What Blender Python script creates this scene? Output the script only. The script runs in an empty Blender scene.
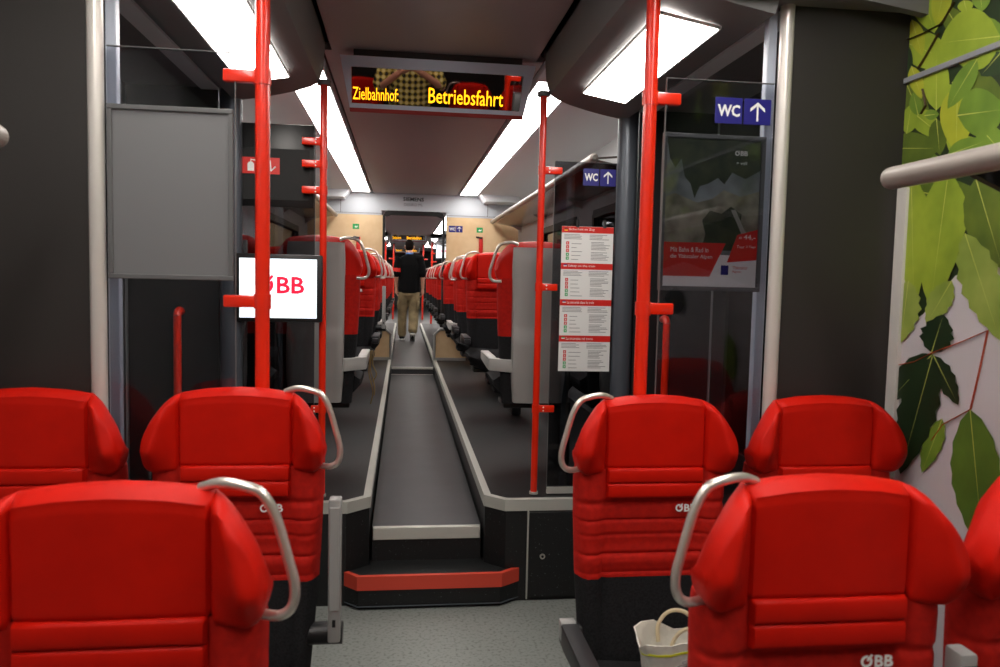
import bpy, bmesh, math, random
from mathutils import Vector, Matrix
random.seed(7)
C = bpy.context.scene.collection
PI = math.pi
XC = 0.14            # centre line of the train

# ------------------------------------------------------------ materials
def lin(c):
    c = c/255.0
    return c/12.92 if c <= 0.04045 else ((c+0.055)/1.055)**2.4
def rgb(r, g, b): return (lin(r), lin(g), lin(b), 1)
M = {}
def mat(name, col, rough=0.5, metal=0.0, noise=None, bump=None, emit=0.0, spec=0.5, coat=0.0):
    """principled material; noise=(scale, second colour, low, high), bump=(scale, strength)"""
    m = bpy.data.materials.new(name); m.use_nodes = True
    nt = m.node_tree; b = nt.nodes['Principled BSDF']
    b.inputs['Base Color'].default_value = rgb(*col)
    b.inputs['Roughness'].default_value = rough
    b.inputs['Metallic'].default_value = metal
    b.inputs['Specular IOR Level'].default_value = spec
    b.inputs['Coat Weight'].default_value = coat
    tc = nt.nodes.new('ShaderNodeTexCoord')
    if noise:
        n = nt.nodes.new('ShaderNodeTexNoise'); n.inputs['Scale'].default_value = noise[0]
        n.inputs['Detail'].default_value = 3
        nt.links.new(tc.outputs['Object'], n.inputs['Vector'])
        r = nt.nodes.new('ShaderNodeValToRGB')
        r.color_ramp.elements[0].position = noise[2]; r.color_ramp.elements[1].position = noise[3]
        r.color_ramp.elements[0].color = rgb(*col); r.color_ramp.elements[1].color = rgb(*noise[1])
        nt.links.new(n.outputs['Fac'], r.inputs['Fac']); nt.links.new(r.outputs['Color'], b.inputs['Base Color'])
    if bump:
        n2 = nt.nodes.new('ShaderNodeTexNoise'); n2.inputs['Scale'].default_value = bump[0]
        nt.links.new(tc.outputs['Object'], n2.inputs['Vector'])
        bp = nt.nodes.new('ShaderNodeBump'); bp.inputs['Strength'].default_value = bump[1]; bp.inputs['Distance'].default_value = 0.002
        nt.links.new(n2.outputs['Fac'], bp.inputs['Height']); nt.links.new(bp.outputs['Normal'], b.inputs['Normal'])
    if emit:
        b.inputs['Emission Color'].default_value = rgb(*col); b.inputs['Emission Strength'].default_value = emit
    M[name] = m
    return m
def glass(name, tint, refl=1.0):
    m = bpy.data.materials.new(name); m.use_nodes = True
    nt = m.node_tree; nt.nodes.clear()
    o = nt.nodes.new('ShaderNodeOutputMaterial'); mx = nt.nodes.new('ShaderNodeMixShader')
    t = nt.nodes.new('ShaderNodeBsdfTransparent'); g = nt.nodes.new('ShaderNodeBsdfGlossy')
    t.inputs['Color'].default_value = (*tint, 1); g.inputs['Roughness'].default_value = 0.02
    f = nt.nodes.new('ShaderNodeFresnel'); f.inputs['IOR'].default_value = 1.45
    g.inputs['Color'].default_value = (refl, refl, refl, 1)
    nt.links.new(f.outputs['Fac'], mx.inputs['Fac']); nt.links.new(t.outputs[0], mx.inputs[1]); nt.links.new(g.outputs[0], mx.inputs[2])
    nt.links.new(mx.outputs[0], o.inputs['Surface']); M[name] = m

mat('red_leather', (200, 22, 6), 0.5, noise=(14, (190, 20, 6), .35, .7), bump=(420, .10), spec=.16)
mat('red_fabric', (188, 24, 10), 0.8, noise=(60, (168, 18, 8), .35, .7), bump=(900, .25), spec=.25)
mat('black_fabric', (36, 36, 38), 0.9, noise=(180, (24, 24, 26), .4, .65), bump=(700, .3), spec=.2)
mat('shell_grey', (168, 166, 163), 0.45)
mat('arm_grey', (150, 150, 148), 0.4)
mat('rail_grey', (146, 139, 132), 0.35)
mat('arm_light', (178, 177, 174), 0.4)
mat('black_plastic', (20, 20, 22), 0.45)
mat('dark_pad', (40, 40, 43), 0.6)
mat('steel', (224, 217, 208), 0.32, .8)
mat('alu', (198, 198, 190), 0.42, .35)
mat('post_alu', (214, 210, 204), 0.3, .35)
mat('pole_red', (228, 40, 10), 0.3, coat=.3)
mat('floor_grey', (134, 138, 134), 0.55, noise=(70, (92, 96, 92), .50, .74))
mat('deck_black', (20, 21, 22), 0.5, noise=(150, (120, 122, 124), .69, .73))
mat('aisle_rubber', (52, 53, 56), 0.42, noise=(6, (45, 46, 48), .35, .65), bump=(300, .08))
mat('step_red', (210, 70, 50), 0.5)
mat('panel_dark', (42, 39, 37), 0.5, bump=(250, .06))
mat('bulk_dark', (22, 23, 25), 0.4)
mat('ceil_dark', (74, 70, 70), 0.5)
mat('ceil_side', (108, 107, 108), 0.55)
mat('ceil_grey', (226, 229, 234), 0.6)
mat('ceil_strip', (215, 217, 220), 0.5)
mat('header_grey', (196, 201, 208), 0.5)
mat('wall_light', (176, 177, 178), 0.55)
mat('gap_black', (8, 8, 9), 0.7)
mat('wood', (226, 196, 154), 0.5, noise=(5, (214, 180, 136), .35, .65))
mat('pillar', (84, 90, 98), 0.32, .3)
mat('channel', (172, 180, 194), 0.4)
mat('frame_grey', (92, 93, 94), 0.5)
mat('blank_sheet', (112, 113, 115), 0.5)
mat('lamp', (255, 250, 244), 0.5, emit=14.0)
mat('lamp_low', (255, 248, 240), 0.5, emit=17.5)
mat('lamp_edge', (230, 230, 230), 0.4)
mat('display_frame', (212, 222, 240), 0.42)
mat('lip_red_reflection', (150, 40, 34), 0.5)  # red reflected light painted into the colour of the display's lower lip
mat('amber', (255, 176, 20), 0.5, emit=2.2)
mat('screen_white', (232, 242, 248), 0.4, emit=.95)
mat('screen_red', (236, 24, 62), 0.4, emit=.75)
mat('white_print', (236, 236, 234), 0.6)
mat('sign_blue', (22, 18, 116), 0.45)
mat('sign_red', (206, 34, 26), 0.45)
mat('sign_green', (34, 160, 84), 0.5)
mat('paper', (226, 226, 224), 0.6)
mat('ink', (128, 128, 130), 0.7)
mat('dark_ink', (60, 60, 62), 0.7)
mat('letter_dark', (34, 34, 36), 0.5)
mat('letter_grey', (126, 130, 136), 0.5)
mat('flag_gold', (240, 200, 40), 0.5)
mat('skin', (208, 152, 126), 0.6)
mat('hair', (22, 16, 13), 0.95, spec=.1)
mat('rack_panel', (150, 144, 138), .18, .6)
mat('shirt_black', (12, 12, 13), 0.9, spec=.1)
mat('khaki', (148, 130, 96), 0.9, noise=(9, (122, 106, 78), .35, .65))
mat('shoe', (24, 24, 26), 0.7)
mat('sole_white', (210, 208, 202), 0.7)
mat('collar_blue', (80, 120, 180), 0.7)
mat('bag_paper', (222, 220, 210), 0.7, noise=(30, (204, 202, 192), .4, .6), bump=(14, .5))
mat('bag_pattern', (150, 146, 148), 0.7)
mat('bag_yellow', (206, 214, 40), 0.6)
mat('bag_handle', (222, 208, 172), 0.7)
mat('cord_tan', (150, 128, 84), 0.8)
mat('mural_white', (204, 200, 204), 0.45)
mat('strip_white', (206, 204, 198), 0.5)
mat('stripe_grey', (142, 144, 150), 0.4)
for n, c, d in (('olive', (104, 122, 40), (70, 92, 30)), ('dark', (44, 66, 34), (34, 54, 30)), ('lime', (158, 178, 56), (126, 150, 44)),
             ('mid', (122, 154, 54), (92, 124, 40)), ('yellow', (176, 182, 52), (152, 164, 44)), ('pale', (160, 176, 84), (120, 144, 56)),
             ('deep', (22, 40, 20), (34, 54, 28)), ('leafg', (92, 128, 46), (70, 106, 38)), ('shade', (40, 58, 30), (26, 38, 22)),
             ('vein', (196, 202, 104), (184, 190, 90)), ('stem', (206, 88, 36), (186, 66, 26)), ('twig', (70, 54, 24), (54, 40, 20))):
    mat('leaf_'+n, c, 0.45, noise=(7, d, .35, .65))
mat('poster_sky', (150, 158, 162), .6, noise=(6, (92, 100, 100), .35, .62))
mat('poster_wood', (30, 40, 24), .6, noise=(16, (58, 66, 36), .4, .65))
mat('poster_rock', (150, 146, 128), .6, noise=(14, (96, 96, 78), .4, .65))
mat('poster_path', (150, 148, 140), .6)
mat('night', (10, 12, 16), .6)
mat('lit_window', (110, 196, 214), .5, emit=.55)
mat('station_dark', (52, 60, 66), .8)
mat('camera_black', (14, 14, 15), .4)
glass('glass_smoke', (.81, .82, .85))
glass('glass_tint', (.50, .51, .53))
glass('glass_window', (.22, .24, .26))
def plaid():
    m = bpy.data.materials.new('plaid'); m.use_nodes = True; nt = m.node_tree; b = nt.nodes['Principled BSDF']
    tc = nt.nodes.new('ShaderNodeTexCoord')
    def stripes(axis):
        w = nt.nodes.new('ShaderNodeTexWave'); w.bands_direction = axis; w.inputs['Scale'].default_value = 5.5
        nt.links.new(tc.outputs['Object'], w.inputs['Vector']); return w
    a, c = stripes('X'), stripes('Z')
    add = nt.nodes.new('ShaderNodeMath'); add.operation = 'ADD'
    nt.links.new(a.outputs['Fac'], add.inputs[0]); nt.links.new(c.outputs['Fac'], add.inputs[1])
    hv = nt.nodes.new('ShaderNodeMath'); hv.operation = 'MULTIPLY'; hv.inputs[1].default_value = .5
    nt.links.new(add.outputs[0], hv.inputs[0])
    r = nt.nodes.new('ShaderNodeValToRGB'); r.color_ramp.interpolation = 'CONSTANT'
    e = r.color_ramp.elements; e[0].color = rgb(30, 32, 34); e[1].position = .38; e[1].color = rgb(176, 160, 62)
    n = e.new(.66); n.color = rgb(232, 222, 150)
    nt.links.new(hv.outputs[0], r.inputs['Fac']); nt.links.new(r.outputs['Color'], b.inputs['Base Color'])
    b.inputs['Roughness'].default_value = .85; M['plaid'] = m
plaid()
def ribbed(name, col, scale):
    """ceiling sheet with fine cross ribs"""
    m = mat(name, col, .5); nt = m.node_tree; b = nt.nodes['Principled BSDF']
    tc = nt.nodes.new('ShaderNodeTexCoord'); w = nt.nodes.new('ShaderNodeTexWave'); w.bands_direction = 'Y'; w.inputs['Scale'].default_value = scale
    nt.links.new(tc.outputs['Object'], w.inputs['Vector'])
    bp = nt.nodes.new('ShaderNodeBump'); bp.inputs['Strength'].default_value = .15; bp.inputs['Distance'].default_value = .003
    nt.links.new(w.outputs['Fac'], bp.inputs['Height']); nt.links.new(bp.outputs['Normal'], b.inputs['Normal'])
ribbed('ceil_panel', (156, 147, 148), 22)

# ------------------------------------------------------------ mesh helpers
class MB:
    """collects shapes and links them as ONE mesh object"""
    def __init__(s): s.bm = bmesh.new()
    def _bev(s, vs, bev, seg=2):
        if bev:
            es = {e for v in vs for e in v.link_edges}
            bmesh.ops.bevel(s.bm, geom=list(es), offset=bev, segments=seg, affect='EDGES', profile=.5)
    def box(s, x0, x1, y0, y1, z0, z1, bev=0, mi=0, seg=2, mtx=None):
        r = bmesh.ops.create_cube(s.bm, size=1); vs = r['verts']
        for v in vs:
            v.co = Vector((x0 if v.co.x < 0 else x1, y0 if v.co.y < 0 else y1, z0 if v.co.z < 0 else z1))
        nf = {f for v in vs for f in v.link_faces}
        for f in nf: f.material_index = mi
        if mtx is not None:
            for v in vs: v.co = mtx @ v.co
        s._bev(vs, bev, seg)
        return s
    def prism(s, poly, a, b, axis='z', mi=0, bev=0):
        """polygon extruded from a to b along axis; poly holds the two other coordinates in order"""
        def P(p, t):
            return Vector((p[0], p[1], t)) if axis == 'z' else (Vector((p[0], t, p[1])) if axis == 'y' else Vector((t, p[0], p[1])))
        lo = [s.bm.verts.new(P(p, a)) for p in poly]; hi = [s.bm.verts.new(P(p, b)) for p in poly]
        n = len(poly); fs = [s.bm.faces.new(lo), s.bm.faces.new(hi)]
        for i in range(n):
            fs.append(s.bm.faces.new((lo[i], lo[(i+1) % n], hi[(i+1) % n], hi[i])))
        for f in fs: f.material_index = mi
        if bev: s._bev(lo+hi, bev)
        return s
    def loft(s, loops, cap=True, closed=True, mi=0, mis=None):
        rows = [[s.bm.verts.new(Vector(p)) for p in L] for L in loops]; n = len(rows[0])
        for i in range(len(rows)-1):
            for j in range(n if closed else n-1):
                k = (j+1) % n
                f = s.bm.faces.new((rows[i][j], rows[i][k], rows[i+1][k], rows[i+1][j])); f.material_index = mis[j] if mis else mi
        if cap and closed:
            for r in (rows[0], rows[-1]):
                f = s.bm.faces.new(r); f.material_index = mi
        return s
    def tube(s, pts, r, seg=12, mi=0, cap=True, sy=1.0):
        pts = [Vector(p) for p in pts]; rs = r if isinstance(r, (list, tuple)) else [r]*len(pts)
        loops = []; prev = None
        for i, p in enumerate(pts):
            t = (pts[min(i+1, len(pts)-1)]-pts[max(i-1, 0)]).normalized()
            if prev is None:
                a = Vector((1, 0, 0)) if abs(t.x) < .8 else Vector((0, 1, 0))
                u = (a-t*a.dot(t)).normalized()
            else: u = (prev-t*prev.dot(t)).normalized()
            prev = u; w = t.cross(u)
            loops.append([p+(u*math.cos(2*PI*k/seg)+w*math.sin(2*PI*k/seg)*sy)*rs[i] for k in range(seg)])
        return s.loft(loops, cap, True, mi)
    def strip(s, line, width, z0, z1, mi=0, bev=0, side=1):
        """bar of rectangular section along a plan polyline; the bar lies to one side of the line"""
        P = [Vector((p[0], p[1], 0)) for p in line]; off = []
        for i in range(len(P)):
            ns = []
            for a, b in ((i-1, i), (i, i+1)):
                if 0 <= a and b < len(P):
                    d = (P[b]-P[a]).normalized(); ns.append(Vector((-d.y, d.x, 0))*side)
            m = sum(ns, Vector()).normalized(); off.append(P[i]+m*(width/max(.3, m.dot(ns[0]))))
        loops = [[(p.x, p.y, z0), (p.x, p.y, z1), (q.x, q.y, z1), (q.x, q.y, z0)] for p, q in zip(P, off)]
        s.loft(loops, True, True, mi)
        return s
    def disc(s, c, r, depth, axis='y', mi=0, seg=20):
        c = Vector(c); d = Vector((0, depth, 0)) if axis == 'y' else (Vector((depth, 0, 0)) if axis == 'x' else Vector((0, 0, depth)))
        return s.tube([c, c+d], r, seg, mi)
    def text(s, body, mtx, width=None, height=None, depth=.001, mi=0, bold=0, align='LEFT'):
        """raised lettering in the xz plane of mtx (x along the line, z up, front towards -y)"""
        cu = bpy.data.curves.new('lettering', 'FONT'); cu.body = body; cu.size = 1; cu.extrude = .5; cu.resolution_u = 2; cu.offset = bold
        o = bpy.data.objects.new('lettering', cu); C.objects.link(o)
        me = bpy.data.meshes.new_from_object(o.evaluated_get(bpy.context.evaluated_depsgraph_get()))
        bpy.data.objects.remove(o); bpy.data.curves.remove(cu)
        xs = [v.co.x for v in me.vertices]; ys = [v.co.y for v in me.vertices]
        x0, x1, y0, y1 = min(xs), max(xs), min(ys), max(ys)
        sx = width/(x1-x0) if width else None; sy = height/(y1-y0) if height else None
        sx = sx or sy; sy = sy or sx
        b2 = bmesh.new(); b2.from_mesh(me); bpy.data.meshes.remove(me)
        ax = x0 if align == 'LEFT' else (x0+x1)/2
        for v in b2.verts:
            v.co = mtx @ Vector(((v.co.x-ax)*sx, -(v.co.z+.5)*depth, (v.co.y-y0)*sy))
        vm = {v: s.bm.verts.new(v.co) for v in b2.verts}
        for f in b2.faces:
            try:
                nf = s.bm.faces.new([vm[v] for v in f.verts]); nf.material_index = mi
            except ValueError: pass
        b2.free(); return s
    def build(s, name, mats, parent=None, smooth=None, loc=None):
        bmesh.ops.recalc_face_normals(s.bm, faces=s.bm.faces[:])
        me = bpy.data.meshes.new(name); s.bm.to_mesh(me); s.bm.free()
        for m in (mats if isinstance(mats, (list, tuple)) else [mats]): me.materials.append(M[m])
        if smooth:
            for p in me.polygons: p.use_smooth = True
            me.set_sharp_from_angle(angle=math.radians(smooth))
        o = bpy.data.objects.new(name, me); C.objects.link(o)
        if parent is not None: o.parent = parent
        if loc: o.location = loc
        return o
def T(x, y, z): return Matrix.Translation((x, y, z))
def tag(o, label, cat, group=None, kind=None):
    o['label'] = label; o['category'] = cat
    if group: o['group'] = group
    if kind: o['kind'] = kind
    return o
def thing(name, label, cat, loc=(0, 0, 0), rz=0, group=None):
    o = bpy.data.objects.new(name, None); C.objects.link(o); o.location = loc; o.rotation_euler = (0, 0, rz); o.empty_display_size = .1
    return tag(o, label, cat, group)
def struct(o, label=None):
    o['kind'] = 'structure'
    if label: o['label'] = label
    return o
def dup(root, loc, rz=None, label=None, group=None):
    r = root.copy(); C.objects.link(r); r.location = loc
    if rz is not None: r.rotation_euler = (0, 0, rz)
    if label: r['label'] = label
    if group: r['group'] = group
    def kids(src, dst):
        for ch in list(src.children):
            c = ch.copy(); C.objects.link(c); c.parent = dst; kids(ch, c)
    kids(root, r); return r
def spline(pts, n=6):
    P = [Vector(p) for p in pts]; out = []
    for i in range(len(P)-1):
        a, b, c, d = P[max(i-1, 0)], P[i], P[i+1], P[min(i+2, len(P)-1)]
        for k in range(n):
            t = k/n
            out.append(.5*((2*b)+(c-a)*t+(2*a-5*b+4*c-d)*t*t+(3*b-a-3*c+d)*t**3))
    out.append(P[-1]); return out
def ip(x, tab):
    """smooth table lookup"""
    if x <= tab[0][0]: return tab[0][1]
    for (a, u), (b, v) in zip(tab, tab[1:]):
        if x <= b:
            t = (x-a)/(b-a); return u+(v-u)*t
    return tab[-1][1]
def sst(t): t = max(0, min(1, t)); return t*t*(3-2*t)
def railway_logo(mb, mtx, h, depth=.001, mi=0):
    """round letter with a raised tick at its upper right, then BB; h = letter height"""
    R, r, n = h*.5, h*.31, 28
    cx, cz = h*.5, h*.5
    lo = []
    for k in range(n+1):
        a = math.radians(75) + (2*PI-math.radians(42))*k/n
        lo.append([mtx @ Vector((cx+rr*math.cos(a), yy, cz+rr*math.sin(a))) for rr, yy in ((R, 0), (R, -depth), (r, -depth), (r, 0))])
    mb.loft(lo, True, True, mi)
    d = Vector((math.cos(math.radians(50)), 0, math.sin(math.radians(50)))); nn = Vector((-d.z, 0, d.x))*h*.075
    a, b = Vector((cx, 0, cz))+d*h*.08, Vector((cx, 0, cz))+d*h*.72
    mb.loft([[mtx @ (p+q+Vector((0, yy, 0))) for q, yy in ((nn, 0), (nn, -depth), (-nn, -depth), (-nn, 0))] for p in (a, b)], True, True, mi)
    mb.text('BB', mtx @ T(h*1.2, 0, 0), width=h*1.6, height=h, depth=depth, mi=mi, bold=.02)
# ------------------------------------------------------------ the setting
ZD, ZA, ZB = .48, .317, .40      # side decks, aisle, aisle beyond the ramp edge
YS, YE = 3.46, 9.9               # face of the steps, wooden end wall
XL, XR = XC-1.338, XC+1.338
Y0, YV, YV2, YF = -2.6, 2.1, 3.57, 18.3
YEND = 30
m = MB(); m.box(XL-.1, XR+.1, Y0, 3.7, -.06, 0); struct(m.build('floor', 'floor_grey'), 'speckled grey floor of the low entrance area')

def mirror(pts): return [(2*XC-.015-x, y) for x, y in pts]
KR = [(XR, YS), (.485, YS), (.395, 3.55), (.395, 17.5)]
KL = [(XL, YS), (-.235, YS), (-.135, 3.55), (-.135, 17.5)]
for K, sd, end in ((KR, -1, XR), (KL, 1, XL)):
    m = MB(); m.prism([(x+(.006 if sd < 0 and i > 0 else (-.006 if i > 0 else 0)), y+.006) for i, (x, y) in enumerate(K)]+[(end, 17.5)], 0, ZD-.006)
    struct(m.build('floor_deck', 'deck_black'), 'raised black speckled deck beside the aisle')
    m = MB(); m.strip(K, .034, ZD-.05, ZD+.003, side=sd)
    struct(m.build('trim_deck', 'alu'), 'silver edging along the raised deck')
# aisle between the decks, its nosing and its riser
m = MB(); m.box(-.129, .389, 3.61, 9.47, .05, ZA); struct(m.build('floor_aisle', 'aisle_rubber'), 'grey rubber aisle floor up two steps')
m = MB(); m.box(-.125, .385, 3.590, 3.618, ZA-.058, ZA+.003, .004); struct(m.build('trim_aisle', 'alu'), 'silver nosing on the upper step')
m = MB(); m.box(-.129, .389, 3.602, 3.62, 0, ZA-.058); struct(m.build('step_riser', 'deck_black'))
m = MB(); m.box(-.129, .389, 9.47, 17.5, .05, ZB); struct(m.build('floor_aisle', 'aisle_rubber'), 'aisle floor beyond the far ramp edge')
m = MB(); m.box(-.125, .385, 9.40, 9.44, ZA, ZA+.004); m.box(-.125, .385, 9.455, 9.50, ZB-.02, ZB+.004); struct(m.build('trim_ramp', 'alu'), 'silver strips across the far aisle')
m = MB(); m.box(XL, XR, 17.5, YEND, .3, ZB); struct(m.build('floor_far', 'aisle_rubber'))
# first step with the red nosing
S = [(-.26, 3.478), (-.186, 3.40), (.47, 3.40), (.575, 3.478)]
m = MB(); m.prism([(-.26, 3.478), (-.18, 3.412), (.464, 3.412), (.575, 3.478), (.40, 3.62), (-.14, 3.62)], .010, .155)
st = struct(m.build('step', 'deck_black'), 'lower black step with red edge')
m = MB(); m.prism([(-.255, 3.480), (-.178, 3.416), (.462, 3.416), (.570, 3.480), (.40, 3.62), (-.14, 3.62)], 0, .01); m.build('step_plinth', 'gap_black', st)
m = MB(); m.strip(S, .022, .094, .158, side=1); m.build('nosing', 'step_red', st)
m = MB(); m.strip(S, .010, .016, .018, side=1); m.build('seam', 'pillar', st)
# cupboard door in the deck face, with lock and pull
m = MB(); m.box(.60, 1.15, 3.450, 3.466, .02, .425, .002); cd = struct(m.build('door_3', 'deck_black'), 'black cupboard door in the deck face')
m = MB(); m.box(.592, .598, 3.452, 3.466, .01, .428); m.build('edge_strip', 'alu', cd)
m = MB(); m.disc((.665, 3.450, .215), .013, -.004, mi=0); m.disc((.665, 3.446, .215), .006, -.003, mi=1); m.build('lock', ['steel', 'gap_black'], cd, 40)
m = MB(); m.tube([(.86, 3.449, .225), (.83, 3.446, .208), (.86, 3.449, .192), (.93, 3.449, .19)], .002, 6); m.build('pull', 'steel', cd)

# outer walls, with windows
def side_wall(name, x, sx, y0, y1, zf, wins, matn, label):
    """wall of panels round its windows: the wall is the solid, each window its own structure"""
    o = None; ys = y0; zt = 2.75; zb, zt2 = zf+.83, zf+1.55
    mb = MB()
    t = (x, x+.06*sx) if sx > 0 else (x+.06*sx, x)
    for (a, b) in wins:
        mb.box(t[0], t[1], ys, a, zf-.5, zt); mb.box(t[0], t[1], a, b, zf-.5, zb); mb.box(t[0], t[1], a, b, zt2, zt); ys = b
    mb.box(t[0], t[1], ys, y1, zf-.5, zt)
    struct(mb.build(name, matn), label)
    for i, (a, b) in enumerate(wins):
        f = MB(); d = .012*sx
        for q in ((a-.03, a+.03, zb, zt2), (b-.03, b+.03, zb, zt2), (a, b, zb-.03, zb+.03), (a, b, zt2-.03, zt2+.03)):
            f.box(min(x-d, x+.02*sx), max(x-d, x+.02*sx), q[0], q[1], q[2], q[3])
        w = struct(f.build('window_%d' % (i+1), 'black_plastic'))
        g = MB(); g.box(min(x+.025*sx, x+.031*sx), max(x+.025*sx, x+.031*sx), a, b, zb, zt2); g.build('window_pane', 'glass_window', w)
side_wall('wall_right', XR, 1, YV2, YE, ZD, [(4.2, 5.9), (6.5, 8.2)], 'wall_light', 'light grey side wall on the notice board side')
side_wall('wall_left', XL, -1, YV2, YE, ZD, [(4.2, 5.9), (6.6, 9.0)], 'wall_light', 'light grey side wall on the monitor side')
side_wall('wall_right', XR, 1, YE, YEND, ZD, [(11, 13), (14, 16)], 'wall_light', None)
side_wall('wall_left', XL, -1, YE, YEND, ZD, [(11, 13), (14, 16)], 'wall_light', None)
m = MB(); m.box(XR, XR+.06, Y0, 2.17, -.06, 2.75); struct(m.build('wall_right', 'mural_white'), 'wall carrying the leaf mural')
m = MB(); m.box(XL-.06, XL, Y0, 2.17, -.06, 2.75); struct(m.build('wall_left', 'wall_light'))
m = MB(); m.box(XL, XR, Y0-.06, Y0, -.06, 2.75); struct(m.build('wall_back', 'panel_dark'))
m = MB(); m.box(XL, XR, YEND, YEND+.06, 0, 2.75); struct(m.build('wall_end', 'panel_dark'))
# entrance doors of the vestibule: dark leaf with a tall glass
for n, x, sx, sd in ((1, XR, 1, 'mural'), (2, XL, -1, 'blank frame')):
    lo, hi = (x+.02, x+.06) if sx > 0 else (x-.06, x-.02)
    m = MB()
    for a, b, c, d in ((2.17, 2.32, 0, 2.75), (2.76, 2.96, 0, 2.75), (3.42, 3.57, 0, 2.75), (2.32, 2.76, 0, .75), (2.96, 3.42, 0, .75), (2.32, 2.76, 1.95, 2.75), (2.96, 3.42, 1.95, 2.75)):
        m.box(lo, hi, a, b, c, d)
    dr = struct(m.build('door_%d' % n, 'bulk_dark'), 'dark entrance door on the %s side' % sd)
    m = MB(); m.box((lo+hi)/2-.004, (lo+hi)/2+.004, 2.32, 2.76, .75, 1.95); m.box((lo+hi)/2-.004, (lo+hi)/2+.004, 2.96, 3.42, .75, 1.95); m.build('door_glass', 'glass_window', dr)
    m = MB(); m.box(lo-.004, hi+.004, 2.852, 2.868, 0, 2.0); m.build('door_seal', 'alu' , dr)
# dark bulkheads: at the seats (with the silver posts) and at the decks
PX = .961                                  # half distance between the silver posts
for sx, nm in ((1, 'wall_bulkhead_right'), (-1, 'wall_bulkhead_left')):
    x0 = XC+.006+sx*(PX); x1 = XR if sx > 0 else XL
    m = MB(); m.box(min(x0, x1), max(x0, x1), 2.152, 2.20, 0, 2.6); struct(m.build(nm, 'panel_dark'), 'dark partition panel behind the seats')
    m = MB(); m.tube([(XC+.006+sx*(PX-.012), 2.158, 0), (XC+.006+sx*(PX-.012), 2.158, 2.5)], .0205, 20, sy=1); struct(m.build('trim_post', 'post_alu', smooth=40), 'silver post on the partition edge')
    m = MB(); m.box(XC+.006+sx*(PX-.040)-.0145, XC+.006+sx*(PX-.040)+.0145, 2.185, 2.215, 0, 2.5, .004); struct(m.build('trim_channel', 'channel'))
    xa = XC+sx*.955; xb = x1
    m = MB(); m.box(min(xa, xb), max(xa, xb), YV2-.02, YV2+.05, 0, 2.6); struct(m.build('wall_vestibule', 'bulk_dark'), 'dark wall beside the entrance')
    m = MB(); m.tube([(XC+sx*.905, YV2, 0.0), (XC+sx*.905, YV2, 2.5)], .048, 24); struct(m.build('trim_pillar', 'pillar', smooth=40), 'blue-grey round pillar at the deck edge')
# ceiling
def profile(name, tab, y0, y1, matn, label=None, th=.04):
    """ceiling sheet from a half profile (offset from the centre line, height)"""
    full = [(XC-u, z) for u, z in reversed(tab)]+[(XC+u, z) for u, z in tab]
    m = MB()
    for side in (1, -1):
        lo = [(XC+side*u, z) for u, z in tab]; 
        m.loft([[(x, y, z) for x, z in lo]+[(x, y, z+th) for x, z in reversed(lo)] for y in (y0, y1)], True, True)
    return struct(m.build(name, matn, smooth=35), label)
VES = [(.500, 2.60), (.500, 2.50), (.507, 2.42), (.525, 2.365), (.56, 2.343), (.62, 2.322), (.70, 2.301), (.78, 2.284), (.87, 2.268), (.89, 2.266), (.90, 2.31), (1.338, 2.312)]
m = MB(); m.box(XC-.488, XC+.488, Y0, YV2+.2, 2.565, 2.60); struct(m.build('ceiling', 'ceil_panel'), 'ribbed dark centre ceiling over the entrance')
m = MB(); m.box(XC-.525, XC+.525, YV2+.2, YE, 2.565, 2.60); struct(m.build('ceiling', 'ceil_panel'), 'ribbed dark centre ceiling over the aisle')
m = MB(); m.box(XL, XR, Y0, YEND, 2.74, 2.78); struct(m.build('ceiling', 'gap_black'))
profile('ceiling', VES, YV, YV2, 'ceil_side', 'curved dark ceiling of the entrance')
SAL = [(.545, 2.585), (.555, 2.567), (.78, 2.567), (.80, 2.56), (1.24, 2.548), (1.338, 2.52)]
profile('ceiling', SAL, YV2, YE, 'ceil_grey', 'grey side ceiling over the upper seats')
profile('ceiling', SAL, Y0, YV, 'ceil_side')
for sx in (1, -1):
    x = XC+sx*.99
    m = MB(); m.prism([(x-.04, 2.312), (x+.04, 2.312), (x+.036, 2.303), (x-.036, 2.303)], YV+.06, YV2, 'y'); struct(m.build('trim_ceiling', 'ceil_strip'), 'pale strip along the entrance ceiling')
    # lip of the ceiling against the seats' zone and black shadow gap beside the centre panel
    m = MB(); m.prism([(XC+sx*.50, 2.6), (XC+sx*.50, 2.42), (XC+sx*.56, 2.335), (XC+sx*.78, 2.30), (XC+sx*1.08, 2.316), (XC+sx*1.20, 2.302), (XC+sx*1.338, 2.282), (XC+sx*1.338, 2.6)], YV-.03, YV, 'y'); struct(m.build('trim_lip', 'ceil_side'), 'grey ceiling lip above the seats')
    m = MB(); m.box(XC+sx*.535-.02, XC+sx*.535+.02, YV2, YE, 2.59, 2.62); struct(m.build('trim_gap', 'gap_black'))
# the wooden end wall with its header
m = MB(); m.box(XC-.42, XC+.40, YE, YE+.08, 2.35, 2.7); m.box(XL, XC-.42, YE, YE+.08, 2.29, 2.7); m.box(XC+.40, XR, YE, YE+.08, 2.29, 2.7)
hd = struct(m.build('wall_header', 'header_grey'), 'grey header above the wooden end wall')
m = MB()
for sx in (1, -1): m.box(XC+sx*.93-.003, XC+sx*.93+.003, YE-.003, YE, 2.31, 2.47); 
m.box(XL, XC-.42, YE-.003, YE, 2.308, 2.313); m.box(XC+.40, XR, YE-.003, YE, 2.308, 2.313); m.build('panel_joint', 'frame_grey', hd)
for sx in (1, -1):
    a, b = XC+sx*.80, XC+sx*1.30; c = XC+sx*.87
    m = MB(); m.prism([(a, 2.57), (b, 2.57), (b, 2.47), (c, 2.47)], 9.55, YE, 'y'); struct(m.build('trim_duct', 'ceil_grey'), 'grey boxed corner under the end ceiling')
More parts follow.
